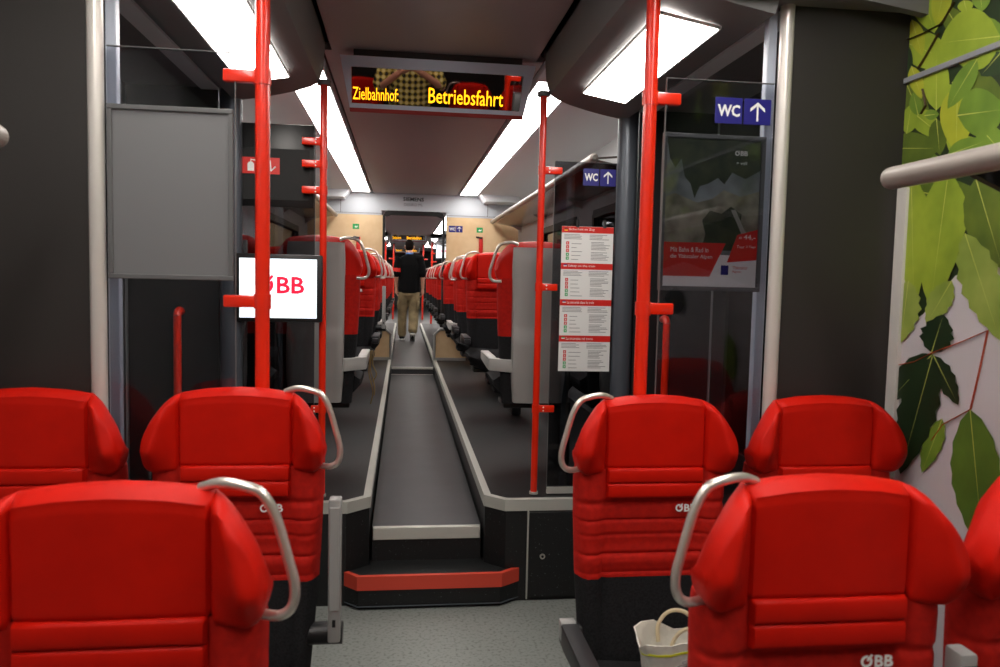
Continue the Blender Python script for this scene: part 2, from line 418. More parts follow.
for sx in (1, -1):
    x0 = XC+sx*.405; x1 = XR if sx > 0 else XL
    m = MB(); m.box(min(x0, x1), max(x0, x1), YE+.005, YE+.08, ZD, 2.29); struct(m.build('wall_wood', 'wood'), 'pale wooden end wall on the %s side' % ('notice board' if sx > 0 else 'monitor'))
    # low wooden end block beside the aisle with silver edge
    a, b = (.41, .80) if sx > 0 else (-.50, -.15)
    m = MB(); m.prism([(a, ZD), (b, ZD), (b, .855), (a+.07, .855), (a, .80)] if sx > 0 else [(a, ZD), (b, ZD), (b, .80), (b-.07, .855), (a, .855)], 9.62, YE, 'y')
    wb = struct(m.build('wall_low', 'wood'), 'low wooden block at the aisle beside the end wall')
    e = a if sx > 0 else b
    m = MB(); m.tube([(e-sx*.01, 9.60, ZA), (e-sx*.01, 9.60, .80), (e+sx*.06, 9.60, .87), (e+sx*.36, 9.60, .875)], .017, 8); m.build('edge_rail', 'arm_grey', wb, 40)
    m = MB(); m.box(min(a, b), max(a, b), 9.60, 9.62, ZD-.01, ZD+.03); m.build('foot_strip', 'arm_grey', wb)
m = MB()                                   # black rim of the opening
OP = [(XC-.405, 1.0), (XC-.405, 2.28), (XC-.37, 2.335), (XC-.33, 2.35), (XC+.31, 2.35), (XC+.35, 2.335), (XC+.385, 2.28), (XC+.385, 1.0)]
IN = [(x+(.03 if x < XC else -.03), z-(.05 if z > 2.3 else .0)) for x, z in OP]
m.loft([[(a[0], YE-.012, a[1]), (b[0], YE-.012, b[1]), (b[0], YE+.10, b[1]), (a[0], YE+.10, a[1])] for a, b in zip(OP, IN)], True, True); struct(m.build('trim_opening', 'gap_black'), 'black rim of the opening in the end wall')
m = MB(); m.box(XC-.525, XC+.525, YE+.08, YEND, 2.565, 2.60); struct(m.build('ceiling', 'ceil_panel'))
profile('ceiling', SAL, YE+.08, YF, 'ceil_grey'); profile('ceiling', VES, YF, 20.4, 'ceil_side'); profile('ceiling', SAL, 20.4, YEND, 'ceil_grey')
# lettering on the header
m = MB(); m.text('SIEMENS', T(XC-.02, YE-.001, 2.476), width=.26, height=.048, depth=.004, bold=.02, align='C'); m.build('maker_lettering', 'letter_dark', hd)
m = MB(); m.text('DESIRO ML', T(XC-.02, YE-.001, 2.415), width=.24, height=.034, depth=.003, align='C'); m.build('maker_lettering', 'letter_grey', hd)
# ------------------------------------------------------------ seats (local: x sideways, front towards -y, y = 0 at the face of the headrest)
def headrest_mesh():
    m = MB(); loops = []; HW = .229
    xs = [-HW, -HW+.0012, -HW+.003, -HW+.006, -HW+.010]+[-HW+.010+.0054*i for i in range(1, 14)]+[-.1465, -.1445, -.142, -.1395, -.136, -.12, -.08, -.04]
    xs = sorted(set(round(x, 5) for x in xs)); xs = xs+[0]+[-x for x in reversed(xs)]
    zt_t = [(0, 1.190), (.07, 1.187), (.138, 1.176), (.155, 1.170), (.17, 1.159), (.185, 1.142), (.205, 1.113), (.215, 1.093), (.224, 1.066), (HW, 1.044)]
    zb_t = [(0, .984), (.142, .984), (.150, .972), (.20, .970), (.215, .980), (.224, .998), (HW, 1.020)]
    for x in xs:
        a = abs(x); zt, zb = ip(a, zt_t), ip(a, zb_t); h = zt-zb
        yb = .040+.055*sst((HW-a)/.12); L = []
        groove = .009*math.exp(-((a-.142)/.0035)**2)
        dr = min(.010, h*.2); zf = zt-dr; N = 26
        def yf(z):
            w = 0
            if a > .142:
                ac = ip(z, [(.97, .200), (1.03, .203), (1.17, .158)])       # ridge of the wing leans outward as it goes down
                p = ip(z, [(.965, .012), (1.022, .058), (1.035, .064), (1.05, .063), (1.12, .044), (1.17, .016), (1.19, .006)])
                t1 = (a-.142)/(ac-.142); t2 = (HW-a)/(HW-ac+.012)*.55+.45
                k = 9.0; w = -p*(-math.log(math.exp(-k*t1)+math.exp(-k*(.30+.70*t2)))/k)
                w = min(w, .004)
                w += .016*sst((a-(HW-.010))/.010)
            else:
                w = -.004*(1-(a/.142)**2)+.0035*math.exp(-((z-(ip(a, zt_t)-.022))/.0035)**2)      # stitched line under the top edge
            return w+groove
        for i in range(N+1):
            z = zb+(zf-zb)*(i/N); r = min(.012, h*.3)
            q = min((z-zb)/r, (zf-z)/r, 1); rr = r*(1-math.sqrt(max(0, 1-(1-q)**2))) if q < 1 else 0
            L.append((x, min(yf(z)+rr, yb-.004), z))
        yfr = L[N][1]
        for i in range(1, 6):
            t = i/6; L.append((x, yfr+(yb-yfr)*t, zf+dr*math.sin(PI*min(1, t*1.25))-min(.03, h*.35)*max(0, t-.45)/.55))
        zk = zf-min(.036, h*.4)
        for i in range(9):
            z = zk-(zk-zb)*i/8; L.append((x, yb, z))
        for i in range(1, 4):
            t = i/4; L.append((x, yb+(L[0][1]-yb)*t, zb))
        loops.append(L)
    return m.loft(loops, True, True)
def body_mesh(z0, z1, nz, grooves):
    """backrest section between two heights; ribs are shallow grooves across the front"""
    m = MB(); loops = []
    for i in range(nz+1):
        z = z0+(z1-z0)*i/nz
        hw = ip(z, [(.30, .180), (.5, .196), (.675, .2105), (.85, .219), (.95, .2215), (1.0, .216)]); hb = hw*.66; lean = -.012*sst((.7-z)/.35)
        L = []; n = 30
        for k in range(n+1):
            x = -hw+2*hw*k/n; a = abs(x)
            y = .012+lean
            if a > .137: y += -.014*sst((a-.137)/.02)
            y += .006*math.exp(-((a-.139)/.004)**2)
            y += .05*sst((a-(hw-.028))/.028)**2*1.0
            for gz, gd, gw in grooves:
                y += gd*math.exp(-((z-gz)/gw)**2)*(1 if a < .137 else .75)
            L.append((x, y, z))
        for x, y in ((hw*.985, .070), (hw*.90, .094), (hb, .108), (hb*.4, .112), (-hb*.4, .112), (-hb, .108), (-hw*.90, .094), (-hw*.985, .070)): L.append((x, y, z))
        loops.append(L)
    return m.loft(loops, True, True)
def pad_mesh():
    m = MB(); loops = []; n = 26
    for i in range(n+1):
        z = .905+(.989-.905)*i/n; t = ((z-.905)/.042) % 1.0 if z < .9889 else 1.0
        y = -.003-.008*math.sqrt(max(0, 1-(2*t-1)**2))**.5
        loops.append([(x, y+(.008 if abs(x) > .134 else 0), z) for x in (-.1375, -.134, -.09, 0, .09, .134, .1375)]+[(.1375, .05, z), (-.1375, .05, z)])
    return m.loft(loops, True, True)
def cushion_mesh():
    m = MB(); loops = []
    for x in (-.222, -.218, -.205, -.18, -.13, -.06, 0, .06, .13, .18, .205, .218, .222):
        a = abs(x)/.222; e = sst((1-a)/.22); zt = .425+.028*e-.012*math.exp(-(x/.1)**2); zb = .30+.075*a**3+.012*(1-e); L = []
        nose = -.445+.035*(1-e)
        L = [(x, -.02, zt), (x, -.15, zt), (x, -.30, zt+.004), (x, -.39, zt-.004), (x, nose+.018, zt-.022), (x, nose, (zt+zb)/2+.015), (x, nose+.02, zb+.03), (x, -.37, zb+.004), (x, -.25, zb), (x, -.1, zb), (x, -.0, zb+.01)]
        loops.append(L)
    return m.loft(loops, True, True)
def shell_mesh():
    m = MB(); loops = []
    for i in range(25):
        z = .325+(1.150-.325)*i/24
        hw = ip(z, [(.33, .128), (.45, .138), (1.05, .143), (1.150, .139)])
        y = .136+.022*sst((1.152-z)/.05)+.022*sst((.72-z)/.05)-.02*sst((.48-z)/.15)
        loops.append([(-hw-.004, .100, z), (-hw-.002, y-.016, z), (-hw+.010, y-.004, z), (-hw+.03, y, z), (-hw*.4, y+.006, z), (hw*.4, y+.006, z), (hw-.03, y, z), (hw-.010, y-.004, z), (hw+.002, y-.016, z), (hw+.004, .100, z)])
    return m.loft(loops, True, True)
def handle_pts(s): return spline([(s*.120, .040, 1.176), (s*.150, .028, 1.187), (s*.186, .020, 1.184), (s*.216, .016, 1.172), (s*.237, .014, 1.136), (s*.254, .012, 1.078), (s*.266, .010, 1.030), (s*.262, .010, .997), (s*.242, .012, .982), (s*.205, .025, .982)], 5)
def armrest(parent, s, up=False, mats=('arm_grey', 'dark_pad', 'black_plastic'), z=.538, x=.234):
    """armrest pivoting beside the backrest: arm, pad and pivot"""
    if up:
        m = MB(); x = .255; m.box(s*x-.0165, s*x+.0165, -.014, .03, z-.03, z+.36, .006); o = m.build('armrest', mats[0], parent, 40)
        m = MB(); m.box(s*x-.0125, s*x+.0125, -.018, -.0135, z+.06, z+.34, .002); m.build('pad', mats[1], o)
        m = MB(); m.box(s*x-.0045, s*x+.0045, -.0165, -.0135, z+.015, z+.035, .001); m.build('latch', mats[2], o)
    else:
        m = MB(); m.prism([(.03, z-.052), (.03, z+.008), (-.02, z+.014), (-.36, z+.002), (-.385, z-.004), (-.388, z-.030), (-.36, z-.038), (-.05, z-.05)], s*x-.021, s*x+.021, 'x', 0, .006); o = m.build('armrest', mats[0], parent, 40)
        m = MB(); m.box(s*x-.0245, s*x+.0245, -.375, -.01, z+.003, z+.018, .006); m.build('pad', mats[1], o, 40)
        m = MB(); m.box(s*x-.022, s*x+.022, -.392, -.36, z-.034, z+.004, .006); m.build('end_block', mats[2], o, 40)
        m = MB(); m.box(s*x-.022, s*x+.022, -.008, .032, z-.04, z+.016, .005); m.build('hinge_cover', 'arm_grey' if mats[0] != 'arm_light' else 'arm_light', o, 40)
    m = MB(); m.tube([(s*.16, .035, z-.022), (s*(x+(.02 if up else -.004)), .035, z-.022)], .030 if up else .020, 16); m.build('pivot', 'black_plastic', o, 40)
    return o
RIBS = [(.888, .008, .008), (.838, .006, .0035), (.797, .006, .0035), (.742, .007, .004), (.690, .005, .003), (.720, -.004, .014), (.770, .003, .02)]
SHARED = {}
def shared(key, fn):
    if key not in SHARED: SHARED[key] = fn()
    return SHARED[key]
def part(key, fn, name, mats, parent, smooth=40):
    """first use builds the mesh, later uses share it"""
    if key in SHARED:
        o = bpy.data.objects.new(name, SHARED[key]); C.objects.link(o); o.parent = parent; return o
    o = fn().build(name, mats, parent, smooth); SHARED[key] = o.data; return o
def seat(label, loc, rz=0, aisle=0, arm=None, inner=False, group=None, drop=0.0, logo=True, light=False, shell=True):
    """aisle: -1 / +1 side that carries the handle in local x, 0 for a window seat"""
    t = thing('railway_chair', label, 'seat', loc, rz, group)
    part('hd', headrest_mesh, 'headrest', 'red_leather', t, 50)
    part('np', pad_mesh, 'neck_pad', 'red_leather', t, 50)
    part('bk', lambda: body_mesh(.675, .985, 70, RIBS), 'backrest', 'red_fabric', t, 50)
    part('lb', lambda: body_mesh(.31, .674, 14, []), 'lower_backrest', 'black_fabric', t, 50)
    part('cu', cushion_mesh, 'seat_cushion', 'black_fabric', t, 50)
    if shell: part('sh', shell_mesh, 'back_shell', 'shell_grey', t, 40)
    part('pd%g%d' % (drop, aisle), lambda: MB().box(-aisle*.165-.035, -aisle*.165+.035, -.20, .07, -drop, .315, .01).box(-.17, .17, -.20, .05, .28, .31, .006), 'pedestal', 'black_plastic', t)
    if logo:
        def lg():
            m = MB(); railway_logo(m, T(.062, -.0006, .864), .021, .0016); return m
        part('lg', lg, 'stitched_logo', 'white_print', t)
    if aisle:
        hn = part('hn%d' % aisle, lambda: MB().tube(handle_pts(aisle), .0082, 12), 'grab_handle', 'steel', t, 60)
        if light: hn.location = (0, .085, -.012)
    if light and arm:
        s = aisle
        part('ab%d' % s, lambda: MB().prism([(s*.12, .142), (s*.150, .142), (s*.256, .035), (s*.256, -.02), (s*.225, -.02), (s*.225, .02), (s*.12, .11)], .485, .552, 'z', 0, .005), 'arm_bracket', 'arm_light', t)
    if arm: armrest(t, aisle, arm == 'up', ('arm_light', 'arm_light', 'arm_light') if light else ('black_plastic', 'dark_pad', 'dark_pad') if arm != 'up' else ('arm_grey', 'arm_grey', 'black_plastic'))
    if inner: armrest(t, -aisle, True, z=.525)
    return t
XA, XW, XAL, XWL = .705, 1.21, -.425, -.93      # seat centres, aisle and window, mural side and far side
G1 = 'seats in the low entrance area'
seat('nearest red seat, in front of the seat with the folded up armrest', (XAL, 1.17, -.006), aisle=1, drop=-.006, shell=False, group=G1)
seat('large red seat nearest the camera, with the paper bag seen past its handle', (XA+.012, 1.17, -.006), aisle=-1, drop=-.006, shell=False, inner=True, group=G1)
seat('red seat at the picture edge against the leaf mural, cut off by the frame', (XW-.008, 1.17, 0), shell=False, group=G1)
seat('red aisle seat below the blank grey frame, with folded up grey armrest', (XAL, 2.03, .016), aisle=1, arm='up', drop=.016, shell=False, group=G1)
seat('red seat without handle standing before the silver post of the blank frame', (XWL, 2.03, .012), drop=.012, shell=False, group=G1)
seat('red aisle seat below the mountain poster, with the paper bag on it', (XA, 2.03, 0), aisle=-1, arm='down', shell=False, group=G1)
seat('red seat without handle before the dark panel beside the leaf mural', (XW, 2.03, 0), shell=False, group=G1)
G2 = 'seats facing the camera position, mirrored in the display'
seat('red seat mirrored in the overhead display, beside the photographer', (XA-.03, -.52, 0), PI, aisle=1, group=G2)
seat('red seat mirrored at the outer end of the overhead display', (XW, -.52, 0), PI, group=G2)
seat('red seat mirrored behind the word on the display, beside the plaid shirt', (XAL-.02, -.52, 0), PI, aisle=-1, group=G2)
# upper saloon: rows on both sides of the aisle
ZS = .525; DR = ZS-ZD
for side, xa, xw, al, place in ((1, XA, XW, -1, 'notice board'), (-1, XAL, XWL, 1, 'monitor')):
    xo = .018*side
    rows = [(4.15, True, 'first', 'down'), (5.90, False, 'second', 'down'), (7.05, False, 'third', 'down' if side > 0 else 'up'), (7.46, True, 'fourth', 'down'), (9.32, False, 'fifth', 'down')]
    for y, away, nth, arm in rows:
        d = 'showing its grey back shell' if away else 'facing the entrance'
        seat('%s red aisle seat of the %s side, %s' % (nth, place, d), (xa+(xo if nth == 'first' else 0), y, ZS), PI if away else 0, aisle=(-al if away else al), arm=arm, group='aisle seats of the upper saloon', drop=DR, light=away)
        seat('%s red window seat of the %s side, %s' % (nth, place, d), (xw, y, ZS), PI if away else 0, group='window seats of the upper saloon', drop=DR)
    for y, nth in ((11.2, 'first'), (12.1, 'second'), (13.0, 'third'), (14.6, 'fourth'), (16.4, 'fifth')):
        seat('%s far red aisle seat beyond the end wall, on the %s side' % (nth, place), (xa, y, ZS), 0, aisle=al, arm='down', group='aisle seats beyond the end wall', drop=DR, logo=False)
# ------------------------------------------------------------ red poles
def pole(label, x, y, z0, z1, r, stubs, sdir, foot=True, cap=True, group='red grab poles', hole=True, length=.115):
    t = thing('grab_pole', label, 'pole', (x, y, z0), 0, group)
    m = MB(); m.tube([(0, 0, 0), (0, 0, z1-z0)], r, 24); m.build('tube', 'pole_red', t, 40)
    for z, l in stubs:
        m = MB(); zz = z-z0
        m.box(min(-sdir*r*.2, sdir*l), max(-sdir*r*.2, sdir*l), -.013, .013, zz-.0165, zz+.0165, .004); m.tube([(0, 0, zz-.02), (0, 0, zz+.02)], r*1.18, 24)
        c = m.build('clamp', 'pole_red', t, 40)
        if hole:
            m = MB()
            for dz in (-.008, .008): m.disc((sdir*(r+.018), -.0125, zz+dz), .0035, -.002)
            m.build('screws', 'white_print', c)
    if foot: m = MB(); m.tube([(0, 0, 0), (0, 0, .012)], r*1.35, 24); m.build('foot_ring', 'alu', t, 40)
    if cap: m = MB(); m.tube([(0, 0, z1-z0-.02), (0, 0, z1-z0)], r*1.9, 24); m.build('top_flange', 'ceil_side', t, 40)
    return t
pole('thick red pole beside the mountain poster', .697, 2.170, 0, 2.565, .0195, [(2.030, .089), (1.427, .089)], 1, hole=False)
pole('thick red pole beside the blank grey frame', -.382, 2.170, 0, 2.565, .0195, [(2.030, .102), (1.427, .102)], -1, hole=False)
for o in list(bpy.data.objects): pass
pole('thin red pole beside the notice board', .637, 3.57, ZD, 2.375, .0158, [(2.016, .096), (1.472, .087), (.893, .087)], 1)
pole('thin red pole carrying the monitor', -.362, 3.57, ZD, 2.372, .0158, [(2.103, .095), (2.003, .095), (1.886, .095), (.89, .05)], -1)
# ------------------------------------------------------------ glass screens
def screen(label, x0, x1, y, z0, z1, g='glass_smoke'):
    t = thing('glass_screen', label, 'glass screen', ((x0+x1)/2, y, z0), 0)
    cx = (x0+x1)/2
    m = MB(); m.box(x0-cx, x1-cx, -.004, .004, 0, z1-z0); m.build('pane', g, t)
    m = MB(); m.box(x0-cx, x1-cx, -.0045, .0045, z1-z0, z1-z0+.002); m.box(x0-cx-.001 if x0 > 0 else x1-cx, x0-cx+.0005 if x0 > 0 else x1-cx+.002, -.0045, .0045, 0, z1-z0); m.build('edge', 'frame_grey', t)
    m = MB(); m.box(x0-cx, x1-cx, -.010, .010, -.02, .012); m.build('bottom_rail', 'alu', t)
    return t
screen('smoked glass screen carrying the mountain poster', .742, 1.066, 2.165, .40, 2.088)
screen('smoked glass screen carrying the blank frame', -.776, -.453, 2.165, .40, 2.088)
screen('glass screen carrying the notice board', .700, 1.005, 3.575, ZD+.02, 2.061, 'glass_tint')
screen('glass screen behind the monitor', -.745, -.405, 3.622, ZD+.02, 2.178, 'glass_tint')
# ------------------------------------------------------------ frames and poster
def poster_frame(name, label, x0, x1, z0, z1, y):
    t = thing(name, label, 'poster' if name.startswith('framed') else 'picture frame', ((x0+x1)/2, y, z0)); cx = (x0+x1)/2; w = (x1-x0)/2; h = z1-z0; b = .013
    m = MB()
    m.box(-w, w, -.008, .004, 0, b, .002); m.box(-w, w, -.008, .004, h-b, h, .002); m.box(-w, -w+b, -.008, .004, b, h-b, .002); m.box(w-b, w, -.008, .004, b, h-b, .002)
    m.build('frame', 'frame_grey', t)
    return t, w, h
t, w, h = poster_frame('picture_frame', 'empty grey frame with a blank sheet on the smoked glass', -.775, -.455, 1.482, 1.938, 2.156)
m = MB(); m.box(-w+.012, w-.012, -.001, .003, .012, h-.012); m.build('blank_sheet', 'blank_sheet', t)
t, w, h = poster_frame('framed_poster', 'framed mountain poster with red price banner on the smoked glass', .742, 1.056, 1.482, 1.938, 2.180)
m = MB(); m.box(-w+.012, w-.012, -.001, .003, .012, h-.012); m.build('poster_sheet', 'poster_sky', t)
W, H = w-.012, h-.012
def px(u, v): return (-W+2*W*u, .012+(H-.012)*v)          # 0..1 over the sheet
def flat(m, pts, mi, y): m.prism([px(u, v) for u, v in pts], y-.0004, y, 'y', mi); return m
m = MB()
flat(m, [(0, .28), (0, .60), (.10, .63), (.22, .60), (.34, .57), (.50, .60), (.62, .66), (.80, .62), (1, .66), (1, .28)], 1, -.0011)
flat(m, [(.0, 1), (.04, .86), (.10, .80), (.16, .86), (.20, .74), (.26, .70), (.31, .60), (.36, .68), (.45, .70), (.55, .74), (.62, .70), (.70, .78), (.84, .74), (1, .80), (1, 1)], 0, -.0013)
flat(m, [(.40, .25), (.44, .36), (.40, .45), (.48, .52), (.60, .50), (.70, .55), (.82, .50), (.80, .40), (.90, .36), (.90, .25)], 0, -.0014)
flat(m, [(.70, .53), (.75, .53), (.85, .40), (.96, .30), (.88, .28), (.80, .40)], 2, -.0016)
m.build('poster_picture', ['poster_wood', 'poster_rock', 'poster_path'], t)
m = MB()
flat(m, [(0, 0), (0, .22), (1, .22), (1, 0)], 1, -.0018)
flat(m, [(0, .07), (0, .30), (.66, .30), (.50, .07)], 0, -.0022)
flat(m, [(.68, .17), (.78, .36), (1, .40), (1, .19)], 0, -.0022)
m.build('poster_banner', ['sign_red', 'white_print'], t)
m = MB()
def tx(s, u, v, hh, wd=None, mi=0):
    x, z = px(u, v); m = MB(); m.text(s, T(x, -.0024, z), width=wd, height=hh, depth=.0004); m.build('poster_lettering', ('white_print', 'sign_red')[mi], t)
tx('Mit Bahn & Rad in', .08, .235, .014, .115); tx('die Ybbstaler Alpen', .08, .185, .015, .128)
tx('44,-', .85, .325, .016, .036); tx('ab', .80, .335, .007); tx('Tour', .78, .27, .008, .024); tx('2 Tage', .88, .27, .008, .03)
tx('Ybbstaler', .74, .125, .010, .048, 1); tx('Alpen', .74, .095, .010, .028, 1)
x, z = px(.72, .895); railway_logo(m, T(x, -.0024, z), .014, .0004)
tx('> voll', .74, .835, .009, .032)
flat(m, [(.62, .085), (.62, .15), (.70, .15), (.70, .085)], 2, -.0022)
m.build('poster_logo', ['white_print', 'sign_red', 'sign_blue'], t)
# ------------------------------------------------------------ signs
def wc_sign(label, x0, x1, z0, z1, y):
    t = thing('toilet_sign', label, 'sign', ((x0+x1)/2, y, z0), 0, 'blue toilet signs'); w = x1-x0; h = z1-z0; g = w*.03
    m = MB(); m.box(-w/2, -g/2, -.0015, .0005, 0, h, .0006); m.box(g/2, w/2, -.0015, .0005, 0, h, .0006); m.build('plate', 'sign_blue', t)
    m = MB(); m.text('WC', T(-w/4-g/4, -.0016, h*.27), width=w*.40, height=h*.46, depth=.0004, bold=.03, align='C')
    cx = w/4+g/4; s = h*.075
    m.prism([(cx-s/2, h*.14), (cx+s/2, h*.14), (cx+s/2, h*.80), (cx-s/2, h*.80)], -.0020, -.0016, 'y')
    for d in (1, -1): m.prism([(cx, h*.87), (cx, h*.74), (cx+d*w*.13, h*.50), (cx+d*w*.13, h*.63)], -.0021, -.0016, 'y')
    m.build('lettering', 'white_print', t); return t
wc_sign('large blue toilet sign with arrow on the smoked glass above the poster', .888, 1.058, 1.968, 2.042, 2.1595)
wc_sign('blue toilet sign with arrow on the glass above the notice board', .834, .992, 1.954, 2.033, 3.5695)
wc_sign('small blue toilet sign with arrow on the wooden end wall', .575, .752, 2.100, 2.183, YE+.0045)
t = thing('extinguisher_sign', 'red fire extinguisher sign half behind the thick red pole', 'sign', (-.640, 3.5945, 1.953))
m = MB(); m.box(-.082, .082, -.001, .001, 0, .073, .0006); m.build('plate', 'sign_red', t)
m = MB()
m.prism([(-.058, .012), (-.030, .012), (-.030, .044), (-.037, .052), (-.051, .052), (-.058, .044)], -.0015, -.001, 'y'); m.tube([(-.044, -.0012, .052), (-.044, -.0012, .062), (-.026, -.0012, .060), (-.012, -.0012, .050), (-.016, -.0012, .022)], .0028, 6)
m.tube([(.040, -.0012, .060), (.044, -.0012, .015)], .003, 6); m.tube([(.028, -.0012, .028), (.044, -.0012, .014), (.064, -.0012, .034)], .003, 6)
m.build('pictogram', 'white_print', t)
for x, lab in ((.973, 'small green exit sign beside the small toilet sign'), (-.600, 'small green exit sign on the wooden wall, monitor side')):
    t = thing('exit_sign', lab, 'sign', (x, YE+.0045, 2.105), 0, 'small green exit signs')
    m = MB(); m.box(-.04, .04, -.0015, 0, 0, .065, .0005); m.build('plate', 'sign_green', t)
    m = MB(); m.prism([(-.02, .02), (0, .045), (.005, .03), (.024, .045), (.02, .02)], -.002, -.0015, 'y'); m.build('pictogram', 'white_print', t)
for x, z, lab in ((.985, 1.90, 'red emergency hammer bracket on the wooden wall, notice board side'), (-.57, 1.86, 'red emergency hammer bracket on the wooden wall, monitor side')):
    t = thing('hammer_bracket', lab, 'hammer bracket', (x, YE+.004, z), 0, 'emergency hammer brackets')
    m = MB(); m.box(-.02, .03, -.03, .0015, -.08, .15, .006); m.build('holder', 'sign_red', t, 40)
    m = MB(); m.tube([(-.06, -.034, .145), (.02, -.034, .135)], .012, 8); m.build('hammer', 'black_plastic', t, 40)
# safety notice board: four sheets with red headings
NX, NZ, NW, NH = .862, 1.075, .249, .686
t = thing('safety_notice', 'white safety notice with four red headings on the glass', 'notice board', (NX, 3.560, NZ))
m = MB(); m.box(-NW/2, NW/2, -.0015, .0015, 0, NH, .0006); m.build('sheet', 'paper', t)
hs = NH/4
for k in range(4): MB().box(-NW/2, NW/2, -.0024, -.0014, NH-k*hs-.030, NH-k*hs-.001).build('heading_bar', 'sign_red', t)
m = MB()
for k, s in enumerate(('Sicherheit im Zug', 'Safety on the train', 'La sécurité dans le train', 'La sicurezza nel treno')):
    m = MB(); m.text(s, T(-NW/2+.034, -.0025, NH-k*hs-.021), height=.0125, width=min(.13, .0072*len(s)), depth=.0004); m.build('heading_lettering', 'white_print', t)
m = MB()
flags = ((3, 1, 2), (4, 0, 1), (4, 0, 1), (5, 0, 1))
for k, cs in enumerate(flags):
    for j in range(3): m.box(-NW/2+.012, -NW/2+.028, -.0026, -.0022, NH-k*hs-.0215+j*.0045, NH-k*hs-.0215+(j+1)*.0045, mi=(cs[2-j]))
m.build('flag', ['white_print', 'sign_red', 'flag_gold', 'letter_dark', 'sign_blue', 'sign_green'], t)
rnd = random.Random(3)
for k in range(4):
    m = MB(); top = NH-k*hs-.038
    for j in range(4): m.box(-NW/2+.012, -NW/2+.012+rnd.uniform(.07, .095), -.002, -.0014, top-j*.0065-.0025, top-j*.0065)
    for j in range(18):
        if j in (4, 11): continue
        m.box(.010+(.008 if j > 4 else 0), .010+rnd.uniform(.06, .10), -.002, -.0014, top-j*.0068-.0025, top-j*.0068)
    for j in range(5): m.box(-NW/2+.048, -NW/2+.048+rnd.uniform(.022, .06), -.002, -.0014, top-.042-j*.0185-.0025, top-.042-j*.0185)
    m.build('small_print', 'ink', t)
for k in range(4):
    m = MB()
    for j in range(5):
        z = NH-k*hs-.038-.048-j*.0178
        m.box(-NW/2+.022, -NW/2+.036, -.0022, -.0014, z, z+.0145, mi=0 if j < 3 else 1)
        m.box(-NW/2+.027, -NW/2+.031, -.0026, -.0020, z+.004, z+.010, mi=2)
    m.build('pictograms', ['sign_red', 'sign_green', 'white_print'], t)
for dx in (-.05, .08):
    m = MB(); m.tube([(dx, 0, NH+.03), (dx, -.006, NH-.004)], .008, 8); m.build('hanger', 'black_plastic', t)
# ------------------------------------------------------------ monitor and dark panel on the far pole
t = thing('monitor', 'flat monitor with red letters on a white screen', 'monitor', (-.551, 3.535, 1.291), 0)
m = MB(); m.box(-.191, .191, -.016, .022, 0, .303, .008); m.build('housing', 'black_plastic', t, 40)
m = MB(); m.box(-.168, .168, -.0175, -.015, .018, .282); m.build('screen', 'screen_white', t)
m = MB(); railway_logo(m, T(-.096, -.0176, .128), .075, .0006); m.build('screen_lettering', 'screen_red', t)
m = MB(); m.box(.160, .186, .012, .03, .05, .25, .004); m.build('pole_mount', 'black_plastic', t)
t = thing('cabin_panel', 'dark glossy panel above the monitor, clamped to the pole', 'panel', (-.575, 3.604, 1.808))
m = MB(); m.box(-.168, .168, -.006, .006, 0, .37, .004); m.build('plate', 'camera_black', t, 40)
m = MB(); m.box(-.150, .150, -.008, -.005, .03, .26, .001); m.build('inset', 'gap_black', t)
# ------------------------------------------------------------ overhead display
def display(label, loc):
    t = thing('train_display', label, 'display', loc, 0, 'destination displays'); R = Matrix.Rotation(math.radians(13), 4, 'X')
    t.rotation_euler = (math.radians(15.2), 0, 0)
    o = [(-.463, 0), (.465, 0), (.418, -.235), (-.419, -.235)]; i = [(-.412, -.05), (.411, -.05), (.397, -.215), (-.414, -.215)]
    m = MB()
    m.loft([[(a[0], -.02, a[1]), (b[0], -.02, b[1]), (b[0], -.004, b[1]), (b[0], .06, b[1]), (a[0], .06, a[1])] for a, b in zip(o+o[:1], i+i[:1])], False, True)
    bmesh.ops.remove_doubles(m.bm, verts=m.bm.verts[:], dist=1e-5); m.build('frame', 'display_frame', t)
    m = MB(); m.box(-.410, .405, -.006, -.003, -.214, -.051); m.build('screen', 'display_glass', t)
    m = MB(); m.box(-.40, .40, .0, .10, -.22, .09); m.build('housing', 'black_plastic', t)
    m = MB(); m.box(-.419, .418, -.018, .06, -.255, -.235, .004); m.build('lower_lip', 'lip_red_reflection', t)
    m = MB(); m.text('Zielbahnhof:', T(-.405, -.0065, -.198), width=.215, height=.058, depth=.0006, bold=.004); m.build('lettering', 'amber', t)
    m = MB(); m.text('Betriebsfahrt', T(-.046, -.0065, -.198), width=.362, height=.072, depth=.0006, bold=.006); m.build('lettering', 'amber', t)
    return t
mat('display_glass', (150, 138, 136), .02, 1.0)
d = display('large overhead display with amber words hanging from the dark ceiling', (.156, 3.735, 2.537))
dup(d, (.13, 19.3, 2.66), None, 'small far display with amber words, seen above the walking person')
dup(d, (.14, 27.0, 2.62), None, 'farthest display, just behind the head of the walking person')
